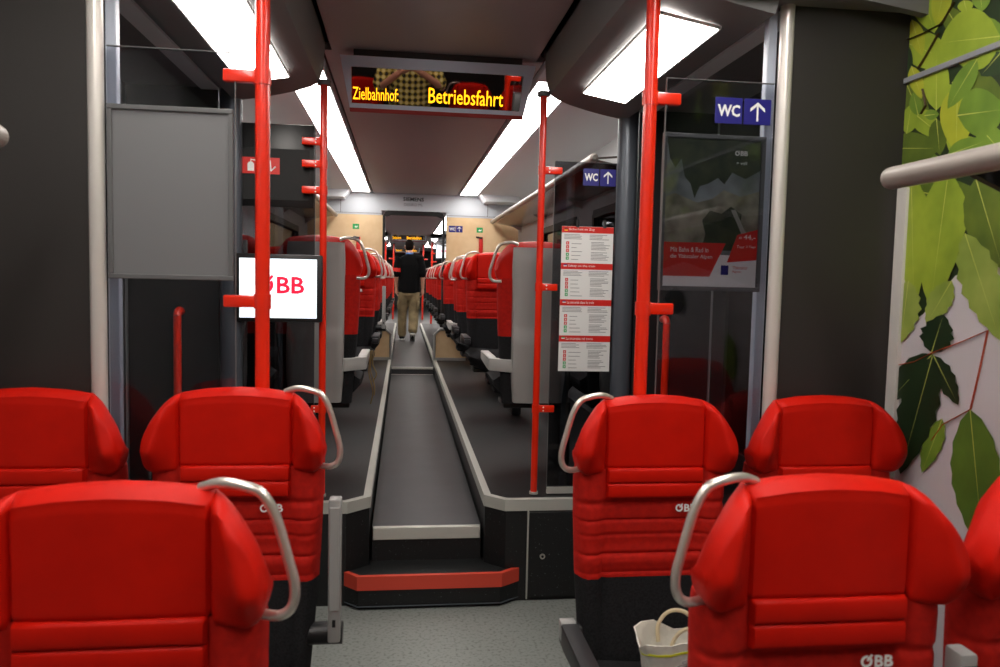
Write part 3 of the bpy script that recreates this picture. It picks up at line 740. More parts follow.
# ------------------------------------------------------------ lamps
def lamp(label, loc, sx, sy, group, glow='lamp'):
    t = thing('ceiling_light', label, 'ceiling light', loc, 0, group)
    m = MB(); m.box(-sx/2, sx/2, -sy/2, sy/2, -.006, .004, .002); m.build('diffuser', glow, t)
    m = MB()
    for a in (-1, 1): m.box(a*sx/2-.006, a*sx/2+.006, -sy/2-.006, sy/2+.006, -.004, .006); m.box(-sx/2, sx/2, a*(sy/2)-.006, a*(sy/2)+.006, -.004, .006)
    m.build('frame', 'lamp_edge', t); return t
for sx, nm in ((1, 'above the mountain poster'), (-1, 'above the blank frame')):
    l = lamp('large bright ceiling light in the entrance ceiling %s' % nm, (XC+sx*.703, 2.76, 2.289), .186, .98, 'lights of the entrance', 'lamp_low'); l.rotation_euler = (0, math.radians(10*sx), 0)
names = ['nearest', 'second', 'third', 'fourth', 'fifth', 'sixth', 'seventh']
for sx, nm in ((1, 'notice board'), (-1, 'monitor')):
    for k, (a, b) in enumerate(((4.10, 6.56), (6.58, 8.99), (9.01, 9.78), (10.1, 12.5), (12.52, 14.9), (14.92, 18.25), (20.6, 26))):
        lamp('%s ceiling light of the long row on the %s side' % (names[k], nm), (XC+sx*.667, (a+b)/2, 2.566), .205, b-a-.045, 'lights of the saloon')
    lamp('ceiling light over the seats at the camera, %s side' % ('mural' if sx > 0 else 'opposite'), (XC+sx*.667, .75, 2.566), .205, 2.5, 'lights over the low seats', 'lamp_low')
    l = lamp('far ceiling light of the next entrance, %s side' % nm, (XC+sx*.709, 19.35, 2.288), .196, 1.6, 'far entrance lights'); l.rotation_euler = (0, math.radians(10*sx), 0)
# ------------------------------------------------------------ luggage racks
def rack(label, side, y0, y1, z, mural=False):
    xr = XC+side*.985; xo = XR if side > 0 else XL
    t = thing('luggage_rack', label, 'luggage rack', (xr, y0, z), 0, 'luggage racks'); L = y1-y0; r = .026
    m = MB(); m.tube([(0, 0, 0), (0, L, 0)], r, 18); m.build('front_rail', 'rail_grey', t, 40)
    for yy, nm in ((0, -1), (L, 1)):
        m = MB(); m.tube([(0, yy, 0), (0, yy+nm*.012, 0), (0, yy+nm*.022, 0)], [r*1.02, r*.95, r*.5], 18); m.build('end_cap', 'rail_grey', t, 40)
    w = xo-xr
    m = MB(); 
    if L > 4: m.prism([(0, -.012), (w*.995, -.075), (w*.995, -.063), (0, .0)], .03, L-.03, 'y')
    for k in range(7 if L < 4 else 0): x = w*(.12+.13*k); m.box(x-.016, x+.016, .03, L-.03, .004+.005*k, .010+.005*k)
    for yy in (.04, L-.05): m.prism([(0, -.004), (w, .030), (w, .042), (0, .008)], yy, yy+.012, 'y')
    m.build('shelf', 'shell_grey' if L < 4 else 'rack_panel', t)
    n = max(2, int(L/1.2))
    for k in range(n):
        y = .10+(L-.3)*k/(n-1)
        m = MB(); m.prism([(w*.05, -.004), (w*.995, .026), (w*.995, -.15), (w*.60, -.085)] if L < 4 else [(w*.5, -.03), (w*.995, -.06), (w*.995, -.14), (w*.8, -.09)], y, y+.02, 'y'); m.build('bracket', 'black_plastic' if L < 4 else 'shell_grey', t)
    return t
rack('grey luggage rack at the leaf mural with rounded rail end', 1, -1.6, 1.67, 1.757)
rack('grey luggage rack whose rounded rail tip shows before the dark panel', -1, -1.6, 1.73, 1.775)
rack('long luggage rack above the seats on the notice board side', 1, 4.55, 9.83, 2.245)
rack('long luggage rack above the seats on the monitor side', -1, 4.55, 9.83, 2.27)
# ------------------------------------------------------------ grab bars in the entrance
for x, lab in ((XC+1.10, 'red grab bar seen through the glass below the mountain poster'), (XC-1.115, 'red grab bar seen through the glass below the blank frame')):
    t = thing('grab_bar', lab, 'grab bar', (x, 3.49, .55), 0, 'red grab bars in the entrance')
    m = MB(); m.tube(spline([(0, .06, .78), (0, .02, .785), (0, 0, .76), (0, 0, .70), (0, 0, .1), (0, 0, .03), (0, .02, .0), (0, .06, 0)], 4), .017, 14); m.build('bar', 'pole_red', t, 50)
# ------------------------------------------------------------ leaf mural
LEAVES=[
('lime',[(2.202,2.252),(2.186,2.213),(2.164,2.186),(2.138,2.165),(2.11,2.148),(2.081,2.135),(2.05,2.125),(2.018,2.119),(1.986,2.115),(1.952,2.116),(1.968,2.144),(1.988,2.168),(2.009,2.19),(2.032,2.21),(2.058,2.227),(2.087,2.241),(2.119,2.251),(2.156,2.257)],[(2.202,2.252),(1.952,2.116)]),
('olive',[(1.96,2.065),(1.953,2.025),(1.937,1.999),(1.917,1.979),(1.895,1.964),(1.87,1.954),(1.843,1.948),(1.815,1.945),(1.786,1.945),(1.755,1.95),(1.765,1.979),(1.779,2.003),(1.795,2.024),(1.813,2.042),(1.834,2.057),(1.858,2.068),(1.885,2.075),(1.918,2.077)],[(1.96,2.065),(1.755,1.95)]),
('mid',[(1.912,2.216),(1.921,2.188),(1.917,2.166),(1.906,2.146),(1.891,2.128),(1.872,2.113),(1.85,2.1),(1.824,2.089),(1.797,2.08),(1.765,2.073),(1.765,2.096),(1.769,2.117),(1.776,2.136),(1.786,2.154),(1.8,2.171),(1.817,2.186),(1.84,2.199),(1.869,2.21)],[(1.912,2.216),(1.765,2.073)]),
('olive',[(2.177,2.148),(2.19,2.122),(2.188,2.096),(2.18,2.071),(2.167,2.046),(2.149,2.021),(2.127,1.997),(2.101,1.973),(2.073,1.951),(2.04,1.929),(2.037,1.954),(2.038,1.978),(2.043,2.002),(2.052,2.026),(2.064,2.049),(2.081,2.074),(2.103,2.098),(2.132,2.122)],[(2.177,2.148),(2.04,1.929)]),
('lime',[(1.972,1.917),(1.957,1.885),(1.935,1.862),(1.911,1.844),(1.885,1.829),(1.858,1.817),(1.83,1.808),(1.801,1.801),(1.772,1.797),(1.741,1.796),(1.757,1.819),(1.775,1.839),(1.795,1.858),(1.817,1.875),(1.842,1.89),(1.868,1.902),(1.898,1.912),(1.931,1.919)],[(1.972,1.917),(1.741,1.796)]),
('mid',[(2.169,1.893),(2.145,1.864),(2.118,1.846),(2.091,1.833),(2.064,1.824),(2.036,1.818),(2.009,1.814),(1.981,1.814),(1.953,1.815),(1.926,1.821),(1.947,1.84),(1.97,1.857),(1.993,1.871),(2.018,1.884),(2.044,1.894),(2.072,1.901),(2.102,1.904),(2.133,1.904)],[(2.169,1.893),(1.926,1.821)]),
('yellow',[(2.145,2.292),(2.157,2.281),(2.16,2.269),(2.159,2.256),(2.155,2.242),(2.147,2.229),(2.136,2.215),(2.124,2.201),(2.109,2.187),(2.09,2.172),(2.084,2.184),(2.081,2.196),(2.081,2.208),(2.082,2.221),(2.087,2.234),(2.094,2.247),(2.105,2.261),(2.12,2.276)],[(2.145,2.292),(2.09,2.172)]),
('mid',[(1.851,1.929),(1.857,1.908),(1.853,1.892),(1.845,1.878),(1.834,1.866),(1.82,1.855),(1.804,1.846),(1.786,1.839),(1.767,1.832),(1.744,1.828),(1.744,1.845),(1.748,1.86),(1.753,1.874),(1.761,1.887),(1.771,1.899),(1.785,1.91),(1.801,1.919),(1.821,1.926)],[(1.851,1.929),(1.744,1.828)]),
('lime',[(2.136,2.032),(2.133,2.008),(2.121,1.99),(2.107,1.974),(2.089,1.96),(2.069,1.948),(2.047,1.938),(2.024,1.929),(2,1.922),(1.972,1.917),(1.979,1.936),(1.99,1.953),(2.002,1.969),(2.016,1.984),(2.032,1.997),(2.051,2.01),(2.074,2.02),(2.1,2.029)],[(2.136,2.032),(1.972,1.917)]),
('olive',[(2.209,1.819),(2.153,1.772),(2.095,1.743),(2.039,1.722),(1.984,1.707),(1.93,1.697),(1.878,1.691),(1.828,1.69),(1.78,1.691),(1.732,1.698),(1.772,1.727),(1.815,1.751),(1.86,1.773),(1.908,1.793),(1.959,1.81),(2.014,1.823),(2.073,1.831),(2.137,1.833)],[(2.209,1.819),(1.732,1.698)]),
('lime',[(2.026,2.072),(2.022,2.046),(2.01,2.025),(1.994,2.007),(1.975,1.992),(1.954,1.979),(1.931,1.968),(1.906,1.959),(1.881,1.951),(1.853,1.946),(1.861,1.967),(1.872,1.986),(1.885,2.004),(1.9,2.02),(1.917,2.035),(1.938,2.048),(1.961,2.06),(1.989,2.069)],[(2.026,2.072),(1.853,1.946)]),
('olive',[(2.005,2.282),(2.014,2.265),(2.012,2.249),(2.006,2.234),(1.996,2.22),(1.984,2.205),(1.968,2.192),(1.95,2.179),(1.93,2.166),(1.907,2.155),(1.904,2.17),(1.906,2.185),(1.91,2.2),(1.916,2.214),(1.925,2.229),(1.938,2.242),(1.954,2.256),(1.974,2.269)],[(2.005,2.282),(1.907,2.155)]),
('olive',[(2.219,1.931),(2.189,1.899),(2.161,1.881),(2.133,1.87),(2.107,1.864),(2.082,1.863),(2.058,1.865),(2.034,1.871),(2.012,1.879),(1.99,1.893),(2.015,1.914),(2.04,1.93),(2.065,1.944),(2.09,1.954),(2.116,1.961),(2.142,1.964),(2.168,1.962),(2.194,1.953)],[(2.219,1.931),(1.99,1.893)]),
('olive',[(2.011,1.978),(2.029,1.969),(2.037,1.959),(2.04,1.948),(2.039,1.936),(2.035,1.925),(2.027,1.912),(2.017,1.9),(2.005,1.887),(1.988,1.874),(1.977,1.884),(1.97,1.895),(1.965,1.905),(1.963,1.916),(1.964,1.927),(1.968,1.939),(1.976,1.951),(1.988,1.964)],[(2.011,1.978),(1.988,1.874)]),
('dark',[(2.156,2.224),(2.171,2.215),(2.178,2.203),(2.182,2.191),(2.183,2.177),(2.182,2.162),(2.178,2.147),(2.172,2.132),(2.165,2.116),(2.154,2.099),(2.144,2.11),(2.137,2.122),(2.132,2.134),(2.129,2.147),(2.128,2.16),(2.129,2.174),(2.133,2.189),(2.141,2.205)],[(2.156,2.224),(2.154,2.099)]),
('dark',[(1.788,2.096),(1.815,2.108),(1.831,2.112),(1.844,2.112),(1.852,2.11),(1.858,2.104),(1.861,2.095),(1.86,2.084),(1.858,2.071),(1.851,2.055),(1.83,2.048),(1.814,2.045),(1.8,2.043),(1.789,2.044),(1.78,2.047),(1.775,2.053),(1.774,2.062),(1.776,2.074)],[(1.788,2.096),(1.851,2.055)]),
('lime',[(2.013,2.001),(1.985,2.015),(1.973,2.031),(1.967,2.049),(1.967,2.068),(1.971,2.089),(1.979,2.11),(1.991,2.132),(2.007,2.156),(2.029,2.182),(2.048,2.168),(2.061,2.152),(2.07,2.134),(2.076,2.115),(2.076,2.096),(2.072,2.074),(2.062,2.052),(2.045,2.028)],[(2.013,2.001),(2.029,2.182)]),
('lime',[(2.137,1.96),(2.114,1.963),(2.102,1.97),(2.095,1.977),(2.092,1.986),(2.092,1.995),(2.095,2.006),(2.101,2.017),(2.109,2.03),(2.122,2.044),(2.138,2.039),(2.15,2.033),(2.16,2.026),(2.166,2.018),(2.17,2.01),(2.17,2),(2.166,1.989),(2.157,1.976)],[(2.137,1.96),(2.122,2.044)]),
('mid',[(2.089,2.003),(2.077,2.01),(2.073,2.018),(2.072,2.025),(2.074,2.033),(2.078,2.041),(2.085,2.049),(2.093,2.058),(2.104,2.067),(2.118,2.076),(2.125,2.069),(2.13,2.061),(2.132,2.054),(2.133,2.046),(2.131,2.038),(2.126,2.03),(2.119,2.021),(2.108,2.012)],[(2.089,2.003),(2.118,2.076)]),
('yellow',[(1.934,2.05),(1.969,2.039),(1.986,2.024),(1.995,2.006),(1.997,1.987),(1.993,1.966),(1.983,1.944),(1.969,1.921),(1.95,1.897),(1.924,1.873),(1.901,1.888),(1.885,1.904),(1.874,1.921),(1.867,1.939),(1.866,1.957),(1.87,1.977),(1.88,1.998),(1.897,2.021)],[(1.934,2.05),(1.924,1.873)]),
('yellow',[(2.132,2.155),(2.143,2.144),(2.146,2.133),(2.144,2.121),(2.139,2.109),(2.132,2.097),(2.122,2.085),(2.11,2.072),(2.096,2.06),(2.079,2.048),(2.074,2.059),(2.072,2.071),(2.072,2.082),(2.074,2.094),(2.078,2.105),(2.085,2.117),(2.095,2.13),(2.109,2.142)],[(2.132,2.155),(2.079,2.048)]),
('lime',[(2.109,2.373),(2.135,2.362),(2.144,2.347),(2.145,2.331),(2.14,2.314),(2.129,2.297),(2.113,2.278),(2.093,2.26),(2.07,2.241),(2.04,2.221),(2.025,2.235),(2.017,2.249),(2.013,2.264),(2.013,2.28),(2.018,2.296),(2.028,2.312),(2.044,2.33),(2.068,2.35)],[(2.109,2.373),(2.04,2.221)]),
('yellow',[(2.005,2.353),(2.03,2.351),(2.044,2.344),(2.054,2.334),(2.059,2.322),(2.061,2.308),(2.059,2.293),(2.054,2.276),(2.046,2.258),(2.034,2.238),(2.016,2.244),(2.002,2.252),(1.991,2.261),(1.983,2.271),(1.978,2.283),(1.977,2.296),(1.98,2.312),(1.987,2.329)],[(2.005,2.353),(2.034,2.238)]),
('lime',[(1.792,2.137),(1.825,2.187),(1.853,2.215),(1.88,2.234),(1.906,2.244),(1.93,2.247),(1.953,2.243),(1.976,2.232),(1.997,2.215),(2.016,2.187),(1.981,2.147),(1.949,2.119),(1.919,2.097),(1.892,2.081),(1.866,2.073),(1.843,2.072),(1.823,2.08),(1.805,2.097)],[(1.792,2.137),(2.016,2.187)]),
('mid',[(1.867,2.101),(1.895,2.102),(1.914,2.096),(1.93,2.088),(1.943,2.077),(1.953,2.065),(1.96,2.05),(1.965,2.034),(1.968,2.016),(1.967,1.996),(1.942,2),(1.922,2.007),(1.904,2.015),(1.889,2.024),(1.877,2.034),(1.868,2.047),(1.862,2.061),(1.86,2.078)],[(1.867,2.101),(1.967,1.996)]),
('mid',[(1.927,1.97),(1.896,1.931),(1.871,1.911),(1.849,1.9),(1.829,1.895),(1.811,1.897),(1.795,1.903),(1.78,1.914),(1.766,1.929),(1.755,1.95),(1.778,1.976),(1.801,1.995),(1.823,2.011),(1.844,2.021),(1.864,2.027),(1.883,2.027),(1.9,2.02),(1.916,2.005)],[(1.927,1.97),(1.755,1.95)]),
('mid',[(2.06,1.997),(2.051,1.988),(2.043,1.983),(2.036,1.98),(2.029,1.978),(2.022,1.978),(2.016,1.979),(2.01,1.981),(2.004,1.984),(1.999,1.989),(2.007,1.996),(2.014,2.001),(2.022,2.005),(2.029,2.007),(2.036,2.009),(2.043,2.009),(2.05,2.008),(2.055,2.005)],[(2.06,1.997),(1.999,1.989)]),
('mid',[(1.955,1.869),(1.93,1.856),(1.91,1.851),(1.891,1.849),(1.875,1.85),(1.86,1.853),(1.846,1.858),(1.834,1.865),(1.823,1.873),(1.813,1.884),(1.834,1.893),(1.852,1.898),(1.871,1.902),(1.888,1.903),(1.905,1.903),(1.92,1.9),(1.935,1.895),(1.947,1.886)],[(1.955,1.869),(1.813,1.884)]),
('lime',[(1.929,2.273),(1.943,2.272),(1.949,2.268),(1.952,2.265),(1.951,2.26),(1.948,2.256),(1.943,2.251),(1.935,2.245),(1.926,2.24),(1.914,2.234),(1.905,2.236),(1.899,2.24),(1.895,2.243),(1.894,2.247),(1.894,2.251),(1.897,2.255),(1.903,2.26),(1.912,2.266)],[(1.929,2.273),(1.914,2.234)]),
('mid',[(1.871,2.278),(1.888,2.277),(1.895,2.273),(1.899,2.268),(1.899,2.262),(1.896,2.255),(1.891,2.247),(1.883,2.239),(1.873,2.23),(1.86,2.22),(1.849,2.223),(1.842,2.227),(1.837,2.231),(1.834,2.237),(1.834,2.243),(1.836,2.249),(1.842,2.257),(1.852,2.266)],[(1.871,2.278),(1.86,2.22)]),
('lime',[(2.071,1.803),(2.097,1.784),(2.109,1.764),(2.115,1.743),(2.115,1.722),(2.111,1.7),(2.102,1.678),(2.09,1.656),(2.075,1.634),(2.054,1.612),(2.037,1.632),(2.026,1.653),(2.018,1.673),(2.014,1.693),(2.014,1.714),(2.018,1.735),(2.027,1.756),(2.042,1.778)],[(2.071,1.803),(2.054,1.612)]),
('lime',[(1.937,1.804),(1.981,1.786),(2.004,1.764),(2.017,1.739),(2.022,1.713),(2.019,1.685),(2.009,1.657),(1.993,1.629),(1.972,1.601),(1.941,1.572),(1.911,1.596),(1.891,1.619),(1.875,1.643),(1.866,1.667),(1.862,1.691),(1.865,1.717),(1.875,1.743),(1.895,1.772)],[(1.937,1.804),(1.941,1.572)]),
('yellow',[(1.838,1.775),(1.867,1.758),(1.878,1.742),(1.882,1.725),(1.88,1.709),(1.871,1.694),(1.858,1.678),(1.841,1.664),(1.819,1.65),(1.791,1.636),(1.774,1.653),(1.764,1.669),(1.758,1.685),(1.755,1.701),(1.758,1.716),(1.765,1.73),(1.779,1.745),(1.799,1.76)],[(1.838,1.775),(1.791,1.636)]),
('olive',[(1.843,1.792),(1.874,1.76),(1.883,1.729),(1.882,1.699),(1.872,1.671),(1.855,1.644),(1.832,1.619),(1.804,1.595),(1.771,1.573),(1.731,1.553),(1.716,1.584),(1.709,1.613),(1.707,1.641),(1.709,1.668),(1.718,1.694),(1.733,1.719),(1.755,1.744),(1.787,1.769)],[(1.843,1.792),(1.731,1.553)]),
('lime',[(1.945,1.834),(1.999,1.803),(2.029,1.765),(2.048,1.724),(2.057,1.681),(2.058,1.636),(2.051,1.589),(2.037,1.543),(2.017,1.496),(1.986,1.45),(1.947,1.491),(1.92,1.532),(1.899,1.572),(1.884,1.612),(1.876,1.653),(1.876,1.694),(1.884,1.737),(1.903,1.782)],[(1.945,1.834),(1.986,1.45)]),
('lime',[(2.104,1.856),(2.136,1.815),(2.149,1.77),(2.153,1.724),(2.151,1.677),(2.142,1.63),(2.128,1.583),(2.108,1.537),(2.085,1.491),(2.055,1.447),(2.035,1.493),(2.024,1.538),(2.017,1.582),(2.014,1.626),(2.017,1.67),(2.025,1.715),(2.039,1.76),(2.062,1.807)],[(2.104,1.856),(2.055,1.447)]),
('pale',[(2.086,1.525),(2.122,1.512),(2.131,1.498),(2.158,1.484),(2.151,1.467),(2.173,1.453),(2.157,1.436),(2.171,1.421),(2.15,1.404),(2.155,1.388),(2.134,1.372),(2.127,1.356),(2.105,1.341),(2.081,1.356),(2.071,1.371),(2.048,1.386),(2.05,1.401),(2.028,1.416),(2.037,1.431),(2.02,1.445),(2.036,1.461),(2.027,1.476),(2.048,1.492),(2.053,1.507)],[(2.086,1.525),(2.105,1.341)]),
('pale',[(1.907,1.526),(1.935,1.524),(1.948,1.516),(1.969,1.511),(1.973,1.5),(1.991,1.493),(1.99,1.48),(2.003,1.472),(1.999,1.457),(2.007,1.447),(2.002,1.431),(2.004,1.419),(1.997,1.403),(1.975,1.409),(1.962,1.418),(1.942,1.424),(1.935,1.434),(1.916,1.44),(1.915,1.453),(1.899,1.46),(1.901,1.473),(1.891,1.482),(1.897,1.496),(1.895,1.508)],[(1.907,1.526),(1.997,1.403)]),
('pale',[(1.868,1.651),(1.889,1.624),(1.886,1.602),(1.897,1.577),(1.882,1.557),(1.889,1.532),(1.865,1.515),(1.868,1.492),(1.84,1.476),(1.836,1.455),(1.808,1.441),(1.798,1.421),(1.77,1.408),(1.752,1.392),(1.725,1.379),(1.717,1.404),(1.719,1.424),(1.712,1.448),(1.722,1.466),(1.715,1.489),(1.731,1.506),(1.726,1.529),(1.747,1.545),(1.747,1.567),(1.773,1.582),(1.779,1.603),(1.809,1.618),(1.827,1.637)],[(1.868,1.651),(1.725,1.379)]),
('deep',[(1.968,1.325),(1.929,1.332),(1.918,1.342),(1.893,1.35),(1.899,1.362),(1.882,1.371),(1.896,1.384),(1.889,1.394),(1.906,1.408),(1.91,1.42),(1.93,1.434),(1.958,1.427),(1.97,1.418),(1.997,1.41),(1.997,1.398),(2.021,1.39),(2.009,1.377),(2.024,1.367),(2.004,1.352),(2.001,1.34)],[(1.968,1.325),(1.93,1.434)]),
('deep',[(1.963,1.322),(2.006,1.32),(2.032,1.31),(2.063,1.3),(2.079,1.284),(2.103,1.27),(2.111,1.249),(2.128,1.232),(2.132,1.209),(2.141,1.187),(2.14,1.162),(2.101,1.171),(2.073,1.183),(2.041,1.194),(2.022,1.209),(1.996,1.221),(1.984,1.24),(1.966,1.254),(1.962,1.275),(1.954,1.295)],[(1.963,1.322),(2.14,1.162)]),
('deep',[(1.959,1.318),(1.967,1.296),(1.959,1.282),(1.96,1.264),(1.943,1.254),(1.94,1.237),(1.919,1.23),(1.911,1.217),(1.889,1.211),(1.874,1.201),(1.852,1.196),(1.85,1.214),(1.856,1.228),(1.856,1.246),(1.868,1.256),(1.869,1.273),(1.887,1.282),(1.892,1.297),(1.914,1.303),(1.929,1.314)],[(1.959,1.318),(1.852,1.196)]),
('mid',[(1.909,1.149),(1.936,1.134),(1.948,1.118),(1.967,1.102),(1.969,1.085),(1.984,1.069),(1.981,1.051),(1.989,1.034),(1.984,1.016),(1.985,0.999),(1.977,0.981),(1.956,0.999),(1.943,1.016),(1.925,1.032),(1.919,1.049),(1.903,1.065),(1.903,1.082),(1.893,1.098),(1.898,1.115),(1.896,1.131)],[(1.909,1.149),(1.977,0.981)]),
('deep',[(1.963,1.315),(2.005,1.293),(2.024,1.269),(2.054,1.244),(2.06,1.218),(2.087,1.193),(2.084,1.166),(2.105,1.14),(2.096,1.113),(2.11,1.086),(2.097,1.059),(2.103,1.032),(2.09,1.005),(2.087,0.979),(2.07,0.953),(2.038,0.982),(2.019,1.009),(1.991,1.036),(1.982,1.062),(1.956,1.088),(1.954,1.114),(1.932,1.139),(1.936,1.164),(1.919,1.188),(1.928,1.213),(1.919,1.237),(1.933,1.263),(1.936,1.288)],[(1.963,1.315),(2.07,0.953)]),
('leafg',[(1.808,1.192),(1.84,1.156),(1.85,1.125),(1.864,1.093),(1.861,1.066),(1.868,1.035),(1.858,1.01),(1.858,0.981),(1.841,0.959),(1.834,0.933),(1.813,0.912),(1.8,0.889),(1.777,0.871),(1.758,0.851),(1.73,0.836),(1.713,0.87),(1.706,0.9),(1.695,0.931),(1.694,0.958),(1.686,0.987),(1.691,1.012),(1.687,1.039),(1.697,1.062),(1.699,1.088),(1.715,1.109),(1.724,1.133),(1.746,1.153),(1.767,1.175)],[(1.808,1.192),(1.73,0.836)]),
]
STEMS=[
('stem',[(1.964,1.325),(1.853,1.366),(1.767,1.401),(1.784,1.305),(1.808,1.192),(1.855,1.164),(1.904,1.135),(1.946,1.081)]),
('stem',[(1.964,1.325),(2.04,1.291),(2.112,1.274)]),
('twig',[(2.17,2.238),(2.082,2.235),(2.008,2.238),(1.964,2.281)]),
('twig',[(2.101,2.138),(2.069,2.166),(2.019,2.215)]),
('twig',[(2.075,2.005),(2.056,2.024),(2.074,2.075)]),
]

m = MB(); ML = ['mural_white', 'leaf_shade', 'leaf_olive', 'leaf_dark', 'leaf_lime', 'leaf_mid', 'leaf_yellow', 'leaf_pale', 'leaf_deep', 'leaf_leafg', 'leaf_vein', 'leaf_stem', 'leaf_twig']
X0 = XR-.0015
m.prism([(2.165, .4), (2.165, 2.5), (Y0, 2.5), (Y0, .4)], X0, XR+.0002, 'x', 0)
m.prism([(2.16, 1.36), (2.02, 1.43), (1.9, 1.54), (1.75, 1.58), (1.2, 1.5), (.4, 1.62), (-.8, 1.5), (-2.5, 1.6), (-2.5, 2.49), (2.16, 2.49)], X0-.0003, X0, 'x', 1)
def put_leaf(col, P, mid, k):
    x = X0-.0005-.00012*k
    m.prism([(y, z) for y, z in P], x, x+.0001, 'x', ML.index('leaf_'+col))
    (a, b), (c, d) = mid; L = math.hypot(c-a, d-b); n = ((b-d)/L*.0016, (c-a)/L*.0016)
    c, d = a+(c-a)*.93, b+(d-b)*.93
    m.prism([(a-n[0], b-n[1]), (c, d), (a+n[0], b+n[1])], x-.0001, x-.00002, 'x', ML.index('leaf_vein'))
for k, (c, P, mid) in enumerate(LEAVES): put_leaf(c, P, mid, k)
rnd = random.Random(11)
for k in range(60):                      # the print goes on towards the camera
    a, b = rnd.uniform(-2.3, 1.72), rnd.uniform(1.55, 2.35) if k < 44 else rnd.uniform(.6, 1.45)
    an = rnd.uniform(0, 2*PI); L = rnd.uniform(.16, .34); ww = L*rnd.uniform(.2, .32); P = []
    if a+abs(math.cos(an))*L > 1.76: continue
    for s in (1, -1):
        for i in range(9 if s > 0 else 7):
            u = i/8 if s > 0 else 1-(i+1)/8
            v = s*ww*math.sin(PI*u**.85)**.8 if 0 < u < 1 else 0
            P.append((a+math.cos(an)*L*u-math.sin(an)*v, b+math.sin(an)*L*u+math.cos(an)*v))
    put_leaf(rnd.choice(['olive', 'lime', 'mid', 'yellow', 'dark']) if k < 44 else rnd.choice(['deep', 'leafg', 'mid']), P, (P[0], P[8]), len(LEAVES)+k % 20)
for k, (c, P) in enumerate(STEMS):
    m.tube([(X0-.0045, y, z) for y, z in P], .0032 if c == 'stem' else .0045, 6, ML.index('leaf_'+c), sy=.4)
mu = m.build('wall_mural', ML)
tag(mu, 'printed mural of big green leaves covering the side wall', 'mural')
m = MB(); m.box(X0-.012, XR, Y0, 2.165, 2.108, 2.124, .002); struct(m.build('trim_mural', 'stripe_grey'), 'grey rail across the leaf mural')
m = MB(); m.box(X0-.014, XR, 2.105, 2.150, .3, 1.80, .002); struct(m.build('trim_edge', 'strip_white'), 'white upright strip between the mural and the dark panel')
# ------------------------------------------------------------ paper bag on the seat
bg = thing('paper_bag', 'open white paper bag with yellow stripe standing on the seat', 'bag', (.712, 1.80, .458))
def ring(z, w, d, wob, ph):
    out = []
    for k in range(28):
        a = 2*PI*k/28; c, s = math.cos(a), math.sin(a); q = max(abs(c), abs(s))**.8
        x, y = w*c/q, d*s/q
        out.append((x, y, z+wob*math.sin(3*a+ph)+wob*.5*math.sin(7*a)))
    return out
m = MB(); o = [ring(0, .085, .05, 0, 0), ring(.03, .092, .055, 0, 0), ring(.09, .098, .060, 0, 0), ring(.135, .110, .064, .008, .5), ring(.158, .118, .066, .012, 1.0)]
i = [[(x*.97, y*.95, z) for x, y, z in L] for L in o]; i[0] = [(x*.97, y*.95, .004) for x, y, z in o[0]]
m.loft(o+i[::-1], True, True); m.build('sack', 'bag_paper', bg, 50)
m = MB(); m.loft([[(x*1.012, y*1.02, z) for x, y, z in ring(h, .109, .0645, .009, .7)] for h in (.134, .139)]+[[(x*1.004, y*1.0, z) for x, y, z in ring(h, .109, .0645, .009, .7)] for h in (.139, .134)], False); m.build('yellow_stripe', 'bag_yellow', bg)
for yy in (-.055, .05):
    m = MB(); m.tube(spline([(-.045, yy, .12), (-.047, yy, .165), (-.022, yy, .198), (.02, yy, .198), (.055, yy, .165), (.06, yy, .12)], 5), .0055, 8, sy=.35); m.build('handle', 'bag_handle', bg, 50)
m = MB()
for k in range(5):
    x = -.078+.012*k; m.tube(spline([(x, -.062-.003, .02+.02*k), (x+.018, -.064-.002, .05+.016*k), (x+.006, -.066, .075+.012*k), (x+.03, -.0675, .09+.01*k)], 4), .0011, 6)
m.build('printed_pattern', 'bag_pattern', bg)
# loose cords hanging under an armrest
cd = thing('hanging_cord', 'tan cords dangling below the first armrest on the monitor side', 'cord', (-.168, 4.44, .77))
for k, (dx, l, e) in enumerate(((0, .26, .012), (.012, .18, -.01), (-.008, .31, .0))):
    m = MB(); m.tube(spline([(dx, 0, .31), (dx-.012, .01, .31-l*.4), (dx+.012, 0, .31-l*.75), (dx+e, .01, .31-l)], 4), .0035, 6); m.build('cord', 'cord_tan', cd, 50)
# ------------------------------------------------------------ far car furniture
pole('far red pole before the far display, monitor side', -.42, 18.4, ZB, 2.4, .024, [(2.1, .12), (1.9, .12), (1.5, .12)], -1, group='far red poles', hole=False)
pole('second far red pole, monitor side, nearer the aisle', -.25, 20.3, ZB, 2.4, .024, [(2.0, .12)], -1, group='far red poles', hole=False)
pole('far red pole before the far display, far monitor side', .68, 18.4, ZB, 2.4, .024, [(2.1, .12), (1.9, .12), (1.5, .12)], 1, group='far red poles', hole=False)
pole('second far red pole near the far lit monitor, nearer the aisle', .52, 20.3, ZB, 2.4, .024, [(2.0, .12)], 1, group='far red poles', hole=False)
t = thing('monitor', 'small far lit monitor seen through the end wall opening', 'monitor', (.95, 18.4, 1.95), 0)
m = MB(); m.box(-.20, .20, -.02, .02, 0, .42, .006); m.build('housing', 'black_plastic', t)
m = MB(); m.box(-.17, .17, -.022, -.019, .05, .38); m.build('screen', 'screen_white', t)
m = MB(); railway_logo(m, T(-.10, -.0222, .18), .065, .0006); m.build('screen_lettering', 'screen_red', t)
